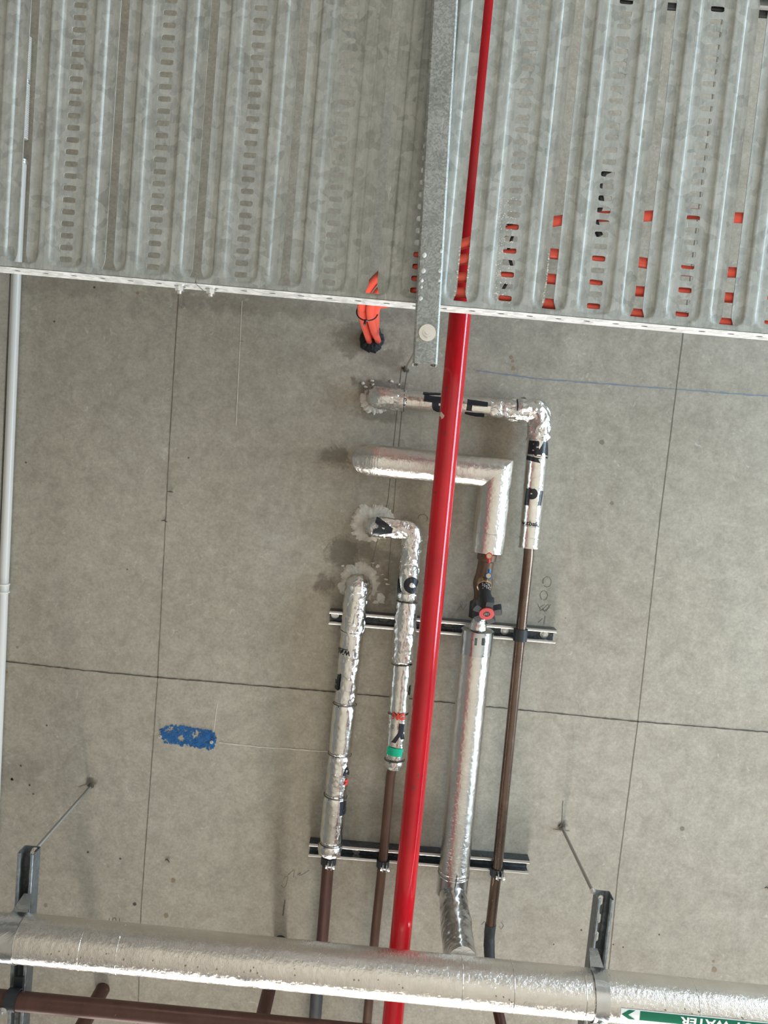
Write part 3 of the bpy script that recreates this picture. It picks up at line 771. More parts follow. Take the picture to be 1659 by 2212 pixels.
bm = bmesh.new()
for u, v, r_ in ((916, 552, 5), (914, 586, 5), (911, 607, 3.5), (910, 621, 3), (908, 645, 4.5), (953, 543, 4), (950, 585, 4.5), (948, 607, 3)):
    q = P(u, v, 1.33)
    bmesh.ops.create_uvsphere(bm, u_segments=14, v_segments=8, radius=r_ * 1.33 / F, matrix=Matrix.Translation((q.x, q.y, hz - 0.0424)) @ Matrix.Diagonal((1, 1.1, 0.3, 1)))
o = build('zinc_drips', bm, M['galvwall'], hg); o['kind'] = 'stuff'
# two channels bolted to the soffit
def ceil_strut(a_, b_, label, bolts):
    A = P(*a_, CEIL - 0.041); B = P(*b_, CEIL - 0.041)
    r = empty('strut_channel', (A + B) / 2, label, 'strut channel', 'channels bolted to the soffit')
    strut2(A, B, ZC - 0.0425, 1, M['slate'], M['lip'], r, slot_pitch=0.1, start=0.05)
    for (u, v) in bolts:
        p = P(u, v, CEIL - 0.004); bm = bmesh.new(); nut(bm, p, DN, 0.0075, 0.006, 0.0125, 0.0042, 0.004); build('anchor_bolt', bm, M['zinc'], r)
    return A, B
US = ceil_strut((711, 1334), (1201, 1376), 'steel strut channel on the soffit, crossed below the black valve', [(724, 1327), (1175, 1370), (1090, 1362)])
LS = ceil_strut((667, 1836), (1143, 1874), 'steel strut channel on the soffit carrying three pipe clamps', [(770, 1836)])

# two hanging channels that carry the big pipe, with their drop rods
def trapeze(top, bot, rod_c, rod_s, label, m_, nutp):
    A = P(*top, 1.87); B = P(*bot, 1.87)
    r = empty('trapeze_hanger', A, label, 'hanger', 'drop-rod hangers carrying the large foil pipe')
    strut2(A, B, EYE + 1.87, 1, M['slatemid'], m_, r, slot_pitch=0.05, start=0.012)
    s_ = P(*rod_s, 1.90); c_ = P(*rod_c, CEIL + 0.01)
    bm = bmesh.new(); cyl(bm, s_, c_, 0.005, 16); build('threaded_rod', bm, M['rod'], r)
    bm = bmesh.new(); n0 = s_ + V((0, 0, 0.004)); nut(bm, n0, DN, 0.0060, 0.006, 0.008, 0.004, 0.004); build('nut', bm, M['zinc'], r)
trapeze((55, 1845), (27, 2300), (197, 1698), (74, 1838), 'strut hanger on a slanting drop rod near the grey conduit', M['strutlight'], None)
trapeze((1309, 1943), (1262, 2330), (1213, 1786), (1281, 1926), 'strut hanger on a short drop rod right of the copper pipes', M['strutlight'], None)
# chipped holes round the rods
for u, v, seed in ((197, 1698, 1), (1213, 1785, 2), (876, 798, 3)):
    blob('drilled_hole', u, v, 7, M['joint'], ceiling, h=0.001, jag=0.9, seed=seed)

# ------------------------------------------------------------------ foil pipe insulation
def insulated(name, label, base):
    return empty(name, base, label, 'insulated pipe')
def tie(parent, c, a, r, n='wire_tie'):
    bm = bmesh.new(); torus(bm, c, a, r, 0.0013, wob=0.0012); 
    a_, f, s = frame(a); k = c + f * r * 0.85 + s * r * 0.5
    cyl(bm, k, k + f * 0.006 + a_ * 0.004, 0.0013, 6)
    build(n, bm, M['wire'], parent)
def putty(parent, u, v, rpx, sx, sy, seed, h=0.012, label='off-white plaster smeared around the pipe'):
    o = blob('plaster_collar', u, v, rpx, M['putty'], parent, h=h, jag=0.32, sx=sx, sy=sy, n=150, seed=seed, rings=7, label=label)
    return o
def crumbs(parent, pts, m_='putty', seed=0, name='plaster_crumb'):
    bm = bmesh.new(); rnd = random.Random(seed)
    for u, v, r_ in pts:
        c = P(u, v, CEIL - 0.002); mt_ = Matrix.Translation(c) @ Matrix.Diagonal((1, rnd.uniform(0.4, 0.9), 0.5, 1))
        x = bmesh.ops.create_icosphere(bm, subdivisions=1, radius=r_ * CEIL / F, matrix=mt_)
        for q in x['verts']: q.co += V((rnd.uniform(-1, 1), rnd.uniform(-1, 1), 0)) * r_ * 0.25 * CEIL / F
    o = build(name, bm, M[m_], parent, smooth=False); o['kind'] = 'stuff'
DP = 2.222
def pinch(r, ties, ends=None, amt=0.0035):
    def f(S):
        q = r + 0.0008 * math.sin(S * 31)
        for t_ in ties: q -= amt * math.exp(-((S - t_) / 0.006) ** 2)
        return q
    return f
def along(A, B, v):
    """station on A-B whose photo row is v"""
    lo, hi = 0.0, 1.0
    def row(t_):
        w_ = A.lerp(B, t_) - V((0, 0, EYE)); c = _e1 * w_.x + _e2 * w_.y + _d * w_.z
        return CV + F * c.y / c.z
    if row(0) > row(1): lo, hi = 1.0, 0.0
    for _ in range(40):
        mid = (lo + hi) / 2
        if row(mid) < v: lo = mid
        else: hi = mid
    return (lo + hi) / 2

CR = (0.0030, 62.0)
CRS = (0.0012, 85.0)
# --- pipe one (left-most)
p1 = insulated('insulated_pipe', 'foil-wrapped copper pipe with five wire ties, leftmost of the wrapped runs', P(772, 1258, CEIL))
A1, B1 = P(769, 1290, DP), P(712, 1843, DP)
r1 = 0.0355
elb = fillet([P(782, 1268, CEIL + 0.0), P(771, 1262, DP - 0.004), A1, A1.lerp(B1, 0.14)], [0.05, 0.05], 8)
tube_obj('elbow_wrap', elb, r1 + 0.001, M['tape'], p1, seg=64, ds=0.004, crk=CR)
T1 = [along(A1, B1, v) for v in (1362, 1520, 1628, 1718, 1820)]
L1 = (B1 - A1).length
st = [0.0] + T1 + [1.0]
for i, (a, b) in enumerate(zip(st, st[1:])):
    pa, pb = A1.lerp(B1, a), A1.lerp(B1, b); L = (pb - pa).length
    if i == 5: rf = lambda S, L=L: r1 - 0.003 + 0.006 * math.sin(min(1, S / L) * PI * 0.9)
    else: rf = pinch(r1 - (0.0015 if i % 2 else 0), [0.0 if i else -1, L])
    cr = (0.0022, 62.0) if i in (1, 3, 5) else CRS
    tube_obj('insulation_section', [pa, pb], r1, M['foil'] if i % 2 else M['foilfine'], p1, seg=64, ds=0.004, crk=cr, rfun=rf)
for t_ in T1: tie(p1, A1.lerp(B1, t_), B1 - A1, r1 - 0.0005)
cu = [P(713, 1830, DP), P(709, 1866, DP), P(697, 2020, DP), P(684, 2150, DP), P(605, 3100, DP)]
tube_obj('copper_pipe', cu, 0.0182, M['copperred'], p1, seg=32, ds=0.05)
bm = bmesh.new(); tube(bm, [P(686, 2128, DP), P(679, 2222, DP)], 0.0195, 32, 0.01, crk=(0.0006, 90)); build('soldered_coupling', bm, M['burnt'], p1)
putty(p1, 776, 1256, 45, 1.0, 0.98, 1.3)
crumbs(p1, [(826, 1241, 4), (833, 1252, 5), (838, 1262, 5), (822, 1290, 12), (812, 1302, 8), (825, 1300, 7), (741, 1222, 4), (815, 1223, 5), (806, 1216, 4)], seed=4)
wrap('printed_lettering', text_bm('www.', 0.030, 0.0004), 735, 1408, 183, A1, B1, r1, M['ink'], p1, crk=CRS)
wrap('printed_lettering', poly_bm([[(-0.022, 0), (0.022, 0), (0.022, 0.0015), (-0.022, 0.0015)]]), 738, 1402, 0, A1, B1, r1, M['ink'], p1, crk=CRS)
wrap('printed_lettering', text_bm('P', 0.060, 0.0035), 727, 1470, 180, A1, B1, r1, M['ink'], p1, crk=(0.0022, 62.0), off=0.0012)
wrap('printed_lettering', poly_bm([[(-0.0006, -0.014), (0.0012, -0.014), (0.0006, 0.018), (-0.0002, 0.018)]]), 764, 1338, 5, A1, B1, r1, M['ink'], p1, crk=CRS)
wrap('printed_lettering', text_bm('B', 0.055, 0.0035), 742, 1747, 0, A1, B1, r1, M['ink'], p1, crk=CRS)
wrap('printed_lettering', text_bm('N', 0.020, 0.002), 748, 1690, 90, A1, B1, r1, M['redink'], p1, crk=CRS)
wrap('printed_lettering', text_bm('A', 0.030, 0.003), 749, 1667, 0, A1, B1, r1, M['ink'], p1, crk=CRS)

# --- pipe two
p2 = insulated('insulated_pipe', 'foil-wrapped copper pipe with green tape, nearest left of the red pipe', P(806, 1138, CEIL))
A2, B2 = P(889, 1175, DP), P(851, 1657, DP)
r2 = 0.0315
tube_obj('elbow_wrap', fillet([P(806, 1138, CEIL), P(806, 1137, DP - 0.002), P(893, 1146, DP), A2, A2.lerp(B2, 0.13)], [0.05, 0.035, 0.0], 8), r2, M['tape'], p2, seg=64, ds=0.004, crk=(0.0035, 58))
T2 = [along(A2, B2, v) for v in (1281, 1300, 1434, 1540, 1640)]
st = [0.05] + T2 + [1.0]
for i, (a, b) in enumerate(zip(st, st[1:])):
    pa, pb = A2.lerp(B2, a), A2.lerp(B2, b); L = (pb - pa).length
    bul = 0.005 if i == 2 else 0.0
    rf = lambda S, L=L, bul=bul: r2 - 0.0008 + bul * math.sin(min(1, S / L) * PI) ** 0.7 - 0.003 * math.exp(-((S - L) / 0.006) ** 2)
    tube_obj('insulation_section', [pa, pb], r2, M['foil'] if i in (1, 2, 5) else M['foilfine'], p2, seg=64, ds=0.004, crk=(0.0026, 60) if i in (1, 2, 5) else CRS, rfun=rf)
for t_ in T2[1:]: tie(p2, A2.lerp(B2, t_), B2 - A2, r2 - 0.001)
tube_obj('copper_pipe', [P(852, 1640, DP), P(844, 1674, DP), P(829, 1838, DP), P(812, 2000, DP), P(795, 2185, DP), P(712, 3100, DP)], 0.0142, M['copper'], p2, seg=28, ds=0.05)
putty(p2, 802, 1128, 46, 1.02, 0.88, 5.1, h=0.010)
crumbs(p2, [(838, 1104, 7), (845, 1112, 6), (762, 1150, 5), (790, 1164, 6), (808, 1163, 5)], seed=9)
H2a, H2b = P(806, 1137, DP), P(893, 1146, DP)
wrap('printed_lettering', text_bm('A', 0.060, 0.007), 826, 1141, 100, H2a, H2b, r2, M['ink'], p2, off=0.0036, crk=(0.0012, 58))
wrap('printed_lettering', text_bm('A', 0.060, 0.005), 857, 1262, 0, A2, B2, r2, M['ink'], p2, crk=CRS)
wrap('printed_lettering', text_bm('C', 0.052, 0.006), 887, 1265, 20, A2, B2, r2, M['ink'], p2, crk=CRS)
wrap('printed_lettering', text_bm('NG', 0.026, 0.0018), 861, 1549, 3, A2, B2, r2, M['redink'], p2, crk=CRS)
bm = text_bm('R', 0.006, 0.0); 
for k in range(24):
    th, t2 = 2 * PI * k / 24, 2 * PI * (k + 1) / 24
    bm.faces.new([bm.verts.new((q * math.cos(x), q * math.sin(x), 0)) for q, x in ((0.0052, th), (0.0052, t2), (0.0060, t2), (0.0060, th))])
wrap('printed_lettering', bm, 848, 1569, 0, A2, B2, r2, M['ink'], p2, crk=CRS)
wrap('printed_lettering', poly_bm([[(-0.006, 0.034), (0.011, 0.034), (0.011, 0.008), (0.020, -0.012), (0.008, -0.014), (0.002, -0.004), (-0.008, -0.026), (-0.022, -0.026), (-0.006, 0.004)]]), 863, 1588, 4, A2, B2, r2, M['ink'], p2, crk=CRS)
wrap('printed_lettering', text_bm('S', 0.036, 0.003), 886, 1492, 0, A2, B2, r2, M['ink'], p2, crk=CRS)
wrap('tape_patch', poly_bm([[(-0.0255, -0.0135), (0.024, -0.012), (0.0262, 0.012), (-0.025, 0.0115)]]), 852, 1625, 5, A2, B2, r2, M['greentape'], p2, crk=CRS, off=0.0022, label='green adhesive tape')

# --- pipe three: thick smooth lagging, valve, thick lagging again
D3 = 2.19; r3 = 0.047
p3 = insulated('insulated_pipe', 'thick foil-lagged pipe elbow above the black-handled valve', P(800, 995, CEIL))
c1, c2, e3 = P(799, 994, 2.181), P(1072, 1022, 2.181), P(1054, 1192, 2.181)
o = tube_obj('insulation_section', [P(806, 996, CEIL), P(799, 994, 2.19), c1 + (c2 - c1) * 0.06, c2, e3], r3, M['foilbig'], p3, seg=72, ds=0.006, crk=(0.0006, 90))
a3 = (e3 - c2).normalized()
bm = bmesh.new(); ring_band(bm, e3 - a3 * 0.001, a3, r3 - 0.011, 0.006, 0.010, 48); build('end_disc', bm, M['tape'], p3)
bm = bmesh.new(); torus(bm, P(818, 996, 2.181), (c2 - c1), r3 + 0.0002, 0.0008, 60); build('tape_seam', bm, M['band'], p3)
bm = bmesh.new(); torus(bm, e3 - a3 * 0.055, a3, r3, 0.0007, 60); build('tape_seam', bm, M['band'], p3)
V0, V1 = e3 + a3 * 0.0, P(1030, 1352, D3)
p3b = insulated('insulated_pipe', 'thick foil-lagged pipe between the valve and the large foil main', P(1032, 1358, D3))
A3, B3 = P(1032, 1358, D3), P(980, 1886, D3)
a3b = (B3 - A3).normalized()
tube_obj('insulation_section', [A3.lerp(B3, 0.095), B3], r3 - 0.001, M['foilbig'], p3b, seg=72, ds=0.006, crk=(0.0007, 70))
tube_obj('metal_collar', [A3, A3 + a3b * 0.004, A3.lerp(B3, 0.098)], r3, M['foilsheet'], p3b, seg=72, ds=0.01, rfun=lambda S: r3 + 0.001 - (0.006 if S < 0.003 else 0), label='smooth sheet collar with two latches')
tube_obj('taped_neck', [P(1036, 1328, D3), A3 + a3b * 0.002], 0.021, M['tape'], p3b, seg=48, ds=0.004, crk=(0.002, 70), rfun=lambda S: 0.0245 - 0.003 * math.sin(S * 110))
for u in (1028, 1043):
    s0, ph, a_, f_, s_ = ray_cyl(u, 1386, A3, B3, r3)
    bm = bmesh.new(); dv = f_ * math.cos(ph) + s_ * math.sin(ph); q = A3 + a_ * s0 + dv * (r3 + 0.002)
    box(bm, (-0.0035, -0.010, -0.003), (0.0035, 0.010, 0.003)); rot = Matrix((s_, a_, dv)).transposed()
    for x in bm.verts: x.co = rot @ x.co + q
    build('latch', bm, M['slate'], p3b, smooth=False)
bm = bmesh.new(); torus(bm, B3 - a3b * 0.012, a3b, r3, 0.0013, 60); torus(bm, B3 + a3b * 0.002, a3b, r3, 0.0018, 60); build('end_ring', bm, M['band'], p3b)
tube_obj('metal_collar', [B3 - a3b * 0.002, B3 + a3b * 0.062], r3 + 0.0005, M['foilsheet'], p3b, seg=64, ds=0.008, crk=(0.0006, 50))
bend = fillet([B3 + a3b * 0.058, P(979, 1942, 2.15), P(993, 2065, 1.91), P(1000, 2082, 1.84)], [0.05, 0.05], 8)
tube_obj('angled_branch', bend, 0.040, M['foilsheet'], p3b, seg=64, ds=0.005, crk=(0.0022, 34), rfun=lambda S: 0.0405 + 0.004 * math.sin(S * 9))
wrap('metal_seam', poly_bm([[(-0.0012, -0.028), (0.0012, -0.028), (0.0012, 0.028), (-0.0012, 0.028)]]), 984, 1910, 4, B3, B3 + a3b * 0.06, r3, M['wire'], p3b, off=0.0022)

# valve between the two lagged lengths
vl = empty('balancing_valve', P(1045, 1262, D3), 'brass valve with black star handwheel, red ring and blue test port', 'valve')
tube_obj('valve_body', [e3 - a3 * 0.004, P(1046, 1236, D3), P(1043, 1262, D3), P(1040, 1300, D3), P(1036, 1332, D3)], 0.02, M['brass'], vl, seg=32, ds=0.004,
         rfun=lambda S: 0.0235 + (0.005 if 0.004 < S < 0.028 else 0) + (0.006 * math.exp(-((S - 0.10) / 0.022) ** 2)) + (0.003 if S > 0.15 else 0))
bm = bmesh.new(); cyl(bm, P(1037, 1300, D3), P(1034, 1334, D3), 0.030, 8); build('union_nut', bm, M['black'], vl)
w0, w1 = P(1046, 1262, 2.168), P(1051, 1322, 2.062); wa = (w1 - w0).normalized()
bm = bmesh.new(); cyl(bm, w0 - wa * 0.012, w0 + wa * 0.010, 0.0215, 36); torus(bm, w0 + wa * 0.010, wa, 0.0195, 0.0028, 36); build('bonnet_collar', bm, M['brassbright'], vl)
bm = bmesh.new(); cyl(bm, w0 + wa * 0.008, w0 + wa * 0.062, 0.0165, 36, 0.0180); cyl(bm, w0 + wa * 0.062, w0 + wa * 0.10, 0.0200, 36, 0.0185); bonnet = build('bonnet', bm, M['black'], vl)
bm = bmesh.new(); _a, _f, _s = frame(wa)
for k in range(5):
    for j in range(5):
        th = -0.9 + 0.32 * j + 0.1; 
        if (k + j) % 4 == 3: continue
        c = w0 + wa * (0.016 + 0.0055 * k) + (_f * math.cos(th) + _s * math.sin(th)) * 0.0176
        mt_ = Matrix.Translation(c)
        t_ = bmesh.ops.create_cube(bm, size=1, matrix=Matrix.Translation(c) @ Matrix((-_f * math.sin(th) + _s * math.cos(th), wa, _f * math.cos(th) + _s * math.sin(th))).transposed().to_4x4() @ Matrix.Diagonal((0.0036, 0.0012, 0.0006, 1)))
build('scale_marks', bm, M['white'], vl, smooth=False)
bm = bmesh.new()   # five-lobed wheel
wc = w1; n = 100
def wheel_r(th):
    q = (math.cos(5 * th + 0.6) + 1) / 2
    return 0.022 + 0.021 * smooth01((q - 0.25) / 0.35)
prof = [(-0.020, 0.55), (-0.017, 1.0), (0.001, 1.0), (0.006, 0.93), (0.006, 0.5)]
R = []
for z, q in prof:
    R.append([bm.verts.new(wc + wa * z + (wheel_r(2 * PI * i / n) * q if q > 0.6 else 0.012) * (_f * math.cos(2 * PI * i / n) + _s * math.sin(2 * PI * i / n))) for i in range(n)])
for a, b in zip(R, R[1:]):
    for i in range(n): bm.faces.new((a[i], a[(i + 1) % n], b[(i + 1) % n], b[i]))
bm.faces.new(R[0][::-1]); bm.faces.new(R[-1])
build('handwheel', bm, M['handwheel'], vl)
bm = bmesh.new(); ring_band(bm, wc + wa * 0.0075, wa, 0.0092, 0.003, 0.0115, 44); build('ring_label', bm, M['redplastic'], vl, label='red ring on the handwheel')
bm = bmesh.new(); cyl(bm, wc + wa * 0.006, wc + wa * 0.0072, 0.0088, 28); hub = build('hub', bm, M['black'], vl)
bm = bmesh.new()
for q in (-0.0045, 0, 0.0045):
    cyl(bm, wc + wa * 0.0082 + _s * q + _f * -0.005, wc + wa * 0.0082 + _s * q + _f * 0.005, 0.0011, 8)
build('hub_slots', bm, M['zinc'], vl)
for (u, v, m_, lab, tu, tv) in ((1057, 1201, 'redplastic', 'red-tagged test port', 1056, 1214), (1056, 1244, 'blueplastic', 'blue-tagged test port', 1057, 1231)):
    q0 = P(u - 3, v, D3 - 0.018); q1 = P(u, v, D3 - 0.058)
    bm = bmesh.new(); cyl(bm, q0, q1, 0.0085, 24, 0.0078); port = build('test_port', bm, M['brassbright'], vl, label=lab)
    bm = bmesh.new(); torus(bm, q1, q1 - q0, 0.0082, 0.0014, 28); 
    tq = P(tu, tv, D3 - 0.048); cyl(bm, q1.lerp(tq, 0.3), tq, 0.0022, 10, 0.0050); build('cap_strap', bm, M[m_], port)

# --- pipe four (right)
p4 = insulated('insulated_pipe', 'lettered foil-wrapped copper pipe turning down, rightmost of the wrapped runs', P(812, 856, CEIL))
r4 = 0.0325
C4a, C4b, C4c, C4d = P(816, 860, DP), P(1060, 882, DP), P(1168, 888, DP), P(1142.5, 1181, DP)
tube_obj('elbow_wrap', fillet([P(814, 858, CEIL), P(814, 859, DP - 0.002), C4a.lerp(C4b, 0.25)], [0.05], 8), r4, M['tape'], p4, seg=64, ds=0.004, crk=(0.0030, 58))
tube_obj('insulation_section', [C4a.lerp(C4b, 0.24), C4b], r4 - 0.002, M['foilfine'], p4, seg=64, ds=0.004, crk=CRS)
tube_obj('insulation_section', [C4a.lerp(C4b, 0.99), C4b.lerp(C4c, 0.45)], r4, M['tape'], p4, seg=64, ds=0.004, crk=(0.0042, 50))
tube_obj('elbow_wrap', fillet([C4b.lerp(C4c, 0.35), C4c, C4c.lerp(C4d, 0.22)], 0.03, 8), r4 + 0.002, M['tape'], p4, seg=64, ds=0.004, crk=(0.0055, 40))
tube_obj('insulation_section', [C4c.lerp(C4d, 0.20), C4d], r4 - 0.001, M['foilfine'], p4, seg=64, ds=0.004, crk=(0.0008, 80), rfun=lambda S: r4 - 0.001 - (0.0 if S < 0.25 else 0.001))
a4 = (C4d - C4c).normalized()
bm = bmesh.new(); ring_band(bm, C4d + a4 * 0.001, a4, 0.016, 0.004, r4 - 0.017, 48); build('end_disc', bm, M['foil'], p4)
tie(p4, C4a.lerp(C4b, 0.235), C4b - C4a, r4 - 0.001)
for v in (952, 984, 1054, 1162):
    bm = bmesh.new(); q = along(C4c, C4d, v); ring_band(bm, C4c.lerp(C4d, q), a4, r4 - 0.001, 0.004, 0.0011); build('steel_band', bm, M['band'], p4)
bm = bmesh.new(); ring_band(bm, C4b.lerp(C4c, 0.5), C4c - C4b, r4 - 0.002, 0.004, 0.002, 40); build('black_band', bm, M['ink'], p4)
tube_obj('copper_pipe', [P(1143, 1170, DP), P(1142, 1200, DP), P(1121, 1400, DP), P(1091, 1700, DP), P(1075, 1866, DP), P(1059, 2005, DP)], 0.0155, M['coppergold'], p4, seg=32, ds=0.05)
tube_obj('soldered_elbow', fillet([P(1060, 1996, DP), P(1056, 2030, DP), P(1058, 2082, 2.16), P(1068, 2150, 2.10)], 0.04), 0.0168, M['burnt'], p4, seg=32, ds=0.006, crk=(0.0008, 80))
tube_obj('lower_copper_pipe', [P(1068, 2148, 2.10), P(1086, 2230, 2.02), P(1150, 2560, 1.80)], 0.0158, M['copperred'], p4, seg=32, ds=0.03)
putty(p4, 808, 866, 29, 1.05, 0.95, 8.3, h=0.007)
crumbs(p4, [(784, 828, 5), (790, 836, 4), (803, 823, 5), (806, 830, 4), (846, 824, 5), (862, 830, 3), (784, 866, 6), (792, 882, 8), (796, 888, 7), (830, 886, 6)], seed=12)
AH, BH = C4a, C4b
wrap('printed_lettering', text_bm('P', 0.072, 0.006), 935, 871, 94, AH, BH, r4 - 0.002, M['ink'], p4, crk=CRS, off=0.0008) if False else None
wrap('printed_lettering', poly_bm([[(-0.026, 0.026), (0.026, 0.030), (0.026, 0.020), (-0.010, 0.013), (-0.026, 0.013)],
      ]), 932, 862, 2, AH, BH, r4 - 0.002, M['ink'], p4, crk=CRS)
wrap('printed_lettering', text_bm('P', 0.084, 0.006), 938, 871, 92, AH, BH, r4 - 0.002, M['ink'], p4, crk=CRS)
wrap('printed_lettering', poly_bm([[(-0.030, 0.016), (0.030, 0.014), (0.030, 0.0), (-0.014, 0.0), (-0.014, -0.018), (-0.030, -0.018)],
      [(-0.032, -0.024), (0.024, -0.022), (0.026, -0.036), (0.0, -0.037), (-0.032, -0.031)]]), 1031, 876, 2, AH, BH, r4 - 0.002, M['ink'], p4, crk=CRS)
wrap('printed_lettering', text_bm('com', 0.018, 0.0006), 875, 872, 94, AH, BH, r4 - 0.002, M['ink'], p4, crk=CRS)
AV, BV = C4c, C4d; KC = (0.0008, 80)
wrap('printed_lettering', text_bm('BA', 0.060, 0.0045), 1166, 970, 4, AV, BV, r4 - 0.001, M['ink'], p4, crk=KC)
wrap('printed_lettering', poly_bm([[(-0.028, 0.006), (0.020, 0.004), (0.012, 0.0), (0.020, -0.010), (-0.028, -0.006)]]), 1154, 991, 4, AV, BV, r4 - 0.001, M['ink'], p4, crk=KC)
wrap('printed_lettering', poly_bm([[(-0.026, 0.004), (0.012, 0.003), (0.012, -0.003), (-0.026, -0.004)]]), 1152, 947, 4, AV, BV, r4 - 0.001, M['ink'], p4, crk=KC)
wrap('printed_lettering', text_bm('P', 0.064, 0.0045), 1145, 1075, 3, AV, BV, r4 - 0.001, M['ink'], p4, crk=KC)
wrap('printed_lettering', text_bm('I', 0.056, 0.003), 1168, 1078, 4, AV, BV, r4 - 0.001, M['ink'], p4, crk=KC)
wrap('printed_lettering', text_bm('w.tbafi.', 0.0195, 0.0005), 1145, 1131, 3, AV, BV, r4 - 0.002, M['ink'], p4, crk=KC)
wrap('printed_lettering', poly_bm([[(-0.026, 0), (0.026, 0), (0.026, 0.0008), (-0.026, 0.0008)]]), 1145, 1138, 3, AV, BV, r4 - 0.002, M['ink'], p4, crk=KC)
wrap('printed_lettering', poly_bm([[(-0.008, 0.004), (0.008, 0.004), (0.008, 0.001), (-0.008, 0.001)], [(-0.009, -0.002), (0.014, -0.002), (0.010, -0.006), (-0.009, -0.005)]]), 1131, 858, 4, C4b.lerp(C4c, 0.3), C4c, r4 + 0.003, M['ink'], p4, crk=(0.0055, 40), off=0.002)

# clamps on the two soffit channels
def clamp(u, v, rp, label, D=DP, dark=True, tall=0.022, bolts=True):
    c = P(u, v, D); r = empty('pipe_clamp', c, label, 'pipe clamp', 'rubber-lined clamps on the soffit channels')
    a = P(u - 5.3, v + 60, D) - c
    bm = bmesh.new(); ring_band(bm, c, a, rp + 0.0006, tall, 0.0045, 36); build('rubber_liner', bm, M['rubber'], r)
    if bolts:
        a_, f, s = frame(a); 
        if s.x < 0: s = -s
        bm = bmesh.new()
        for q in (-1, 1):
            b = c + f * (rp + 0.005) + s * (0.0055 * q) + s * 0.006
            box(bm, (-0.0015, -0.011, -0.002), (0.0015, 0.011, 0.014)); 
            rot = Matrix((s, a_, f)).transposed()
            for x in bm.verts[-8:]: x.co = rot @ x.co + b
        build('clamp_ears', bm, M['strutlight'], r, smooth=False)
        bm = bmesh.new(); b = c + f * (rp + 0.012) + a_ * 0.004
        cyl(bm, b - s * 0.006, b + s * 0.020, 0.0028, 12); cyl(bm, b + s * 0.016, b + s * 0.021, 0.0060, 6); cyl(bm, b - s * 0.006, b - s * 0.002, 0.0060, 6); build('clamp_bolt', bm, M['zinc'], r)
clamp(710, 1858, 0.0184, 'dark clamp just under the leftmost foil wrap end')
clamp(827, 1864, 0.0146, 'dark clamp left beside the red pipe')
clamp(1073, 1882, 0.0157, 'dark clamp on the rightmost copper pipe, lower channel')
clamp(1124, 1371, 0.0157, 'black liner clamp on the rightmost copper pipe, upper channel', bolts=False, tall=0.036)

# ------------------------------------------------------------------ red pipe
AR, BR = P(1150, -960, 1.975), P(759, 3142, 1.975)
rp = empty('sprinkler_pipe', (AR + BR) / 2, 'glossy red painted pipe crossing the whole ceiling', 'pipe')
rr_ = 0.0288
tube_obj('pipe', [AR, BR], rr_, M['red'], rp, seg=64, ds=0.05)
wrap('paint_chip', poly_bm([[(-0.010, 0.006), (-0.004, 0.010), (0.003, 0.006), (0.010, 0.002), (0.008, -0.005), (0.002, -0.009), (-0.003, -0.003), (-0.010, -0.002)]]), 954, 898, 8, AR, BR, rr_, M['chip'], rp, off=0.0003)
for u, v, sc_ in ((964, 838, 0.003), (961, 936, 0.003), (940, 1064, 0.003), (937, 1261, 0.002), (904, 1676, 0.003), (893, 1702, 0.003)):
    wrap('paint_chip', poly_bm([[(sc_ * math.cos(k) * (1 + 0.3 * math.sin(k * 3 + u)), sc_ * math.sin(k)) for k in (0, 1, 2, 3, 4, 5)]]), u, v, 0, AR, BR, rr_, M['joint'], rp, off=0.0003)

# ------------------------------------------------------------------ large foil main
DB = 1.806; rB = 0.0575
AB, BB = P(26, 2024.5, DB), P(2600, 2277.6, DB)
AB0 = P(-300, 1993, DB)
mainp = empty('insulated_main', (AB + BB) / 2, 'large foil-lagged main with a green hot water label', 'insulated pipe')
tube_obj('insulation', [AB, BB], rB, M['foilbig'], mainp, seg=96, ds=0.006, crk=(0.0005, 60))
aB = (BB - AB).normalized()
tube_obj('smooth_jacket', [AB0, AB], rB - 0.004, M['foilsheet'], mainp, seg=72, ds=0.02, label='smooth grey metal jacket')
bm = bmesh.new(); torus(bm, AB + aB * 0.002, aB, rB - 0.002, 0.003, 60, wob=0.001); build('end_ring', bm, M['tape'], mainp)
for u, v in ((1112, 2137), (171, 2040), (252, 2048), (1512, 2172), (1268, 2150), (1000, 2120)):
    s0, ph, *_ = ray_cyl(u, v, AB, BB, rB); bm = bmesh.new()
    torus(bm, AB + aB * s0, aB, rB + 0.0001, 0.0009, 72, wob=0.0006); build('tape_seam', bm, M['band'] if u in (1112, 1268) else M['tape'], mainp)
rnd = random.Random(3)
bm = bmesh.new()
spots = [(103, 2061), (110, 2061), (128, 2055), (148, 2062), (174, 2069), (199, 2070), (215, 2070), (230, 2060), (235, 2060), (231, 2080), (267, 2073), (330, 2075), (400, 2086), (427, 2089), (468, 2094), (527, 2100), (541, 2098), (556, 2102), (541, 2096), (548, 2090),
         (637, 2107), (636, 2093), (765, 2117), (775, 2118), (817, 2117), (862, 2127), (870, 2134), (1072, 2152), (1088, 2154), (1100, 2160), (1105, 2165), (1510, 2186), (1480, 2180), (1438, 2182), (1495, 2190), (1604, 2199)]
for u, v in spots:
    s0, ph, a_, f_, s_ = ray_cyl(u, v, AB, BB, rB); dv = f_ * math.cos(ph) + s_ * math.sin(ph); q = AB + a_ * s0 + dv * (rB + 0.0001)
    tq = -f_ * math.sin(ph) + s_ * math.cos(ph); R0 = rnd.uniform(0.0010, 0.0022)
    bm.faces.new([bm.verts.new(q + dv * 0.0011 + (a_ * math.cos(k * PI / 4) + tq * math.sin(k * PI / 4)) * R0) for k in range(8)])
o = build('dirt_spots', bm, M['rust'], mainp, smooth=False); o['kind'] = 'stuff'
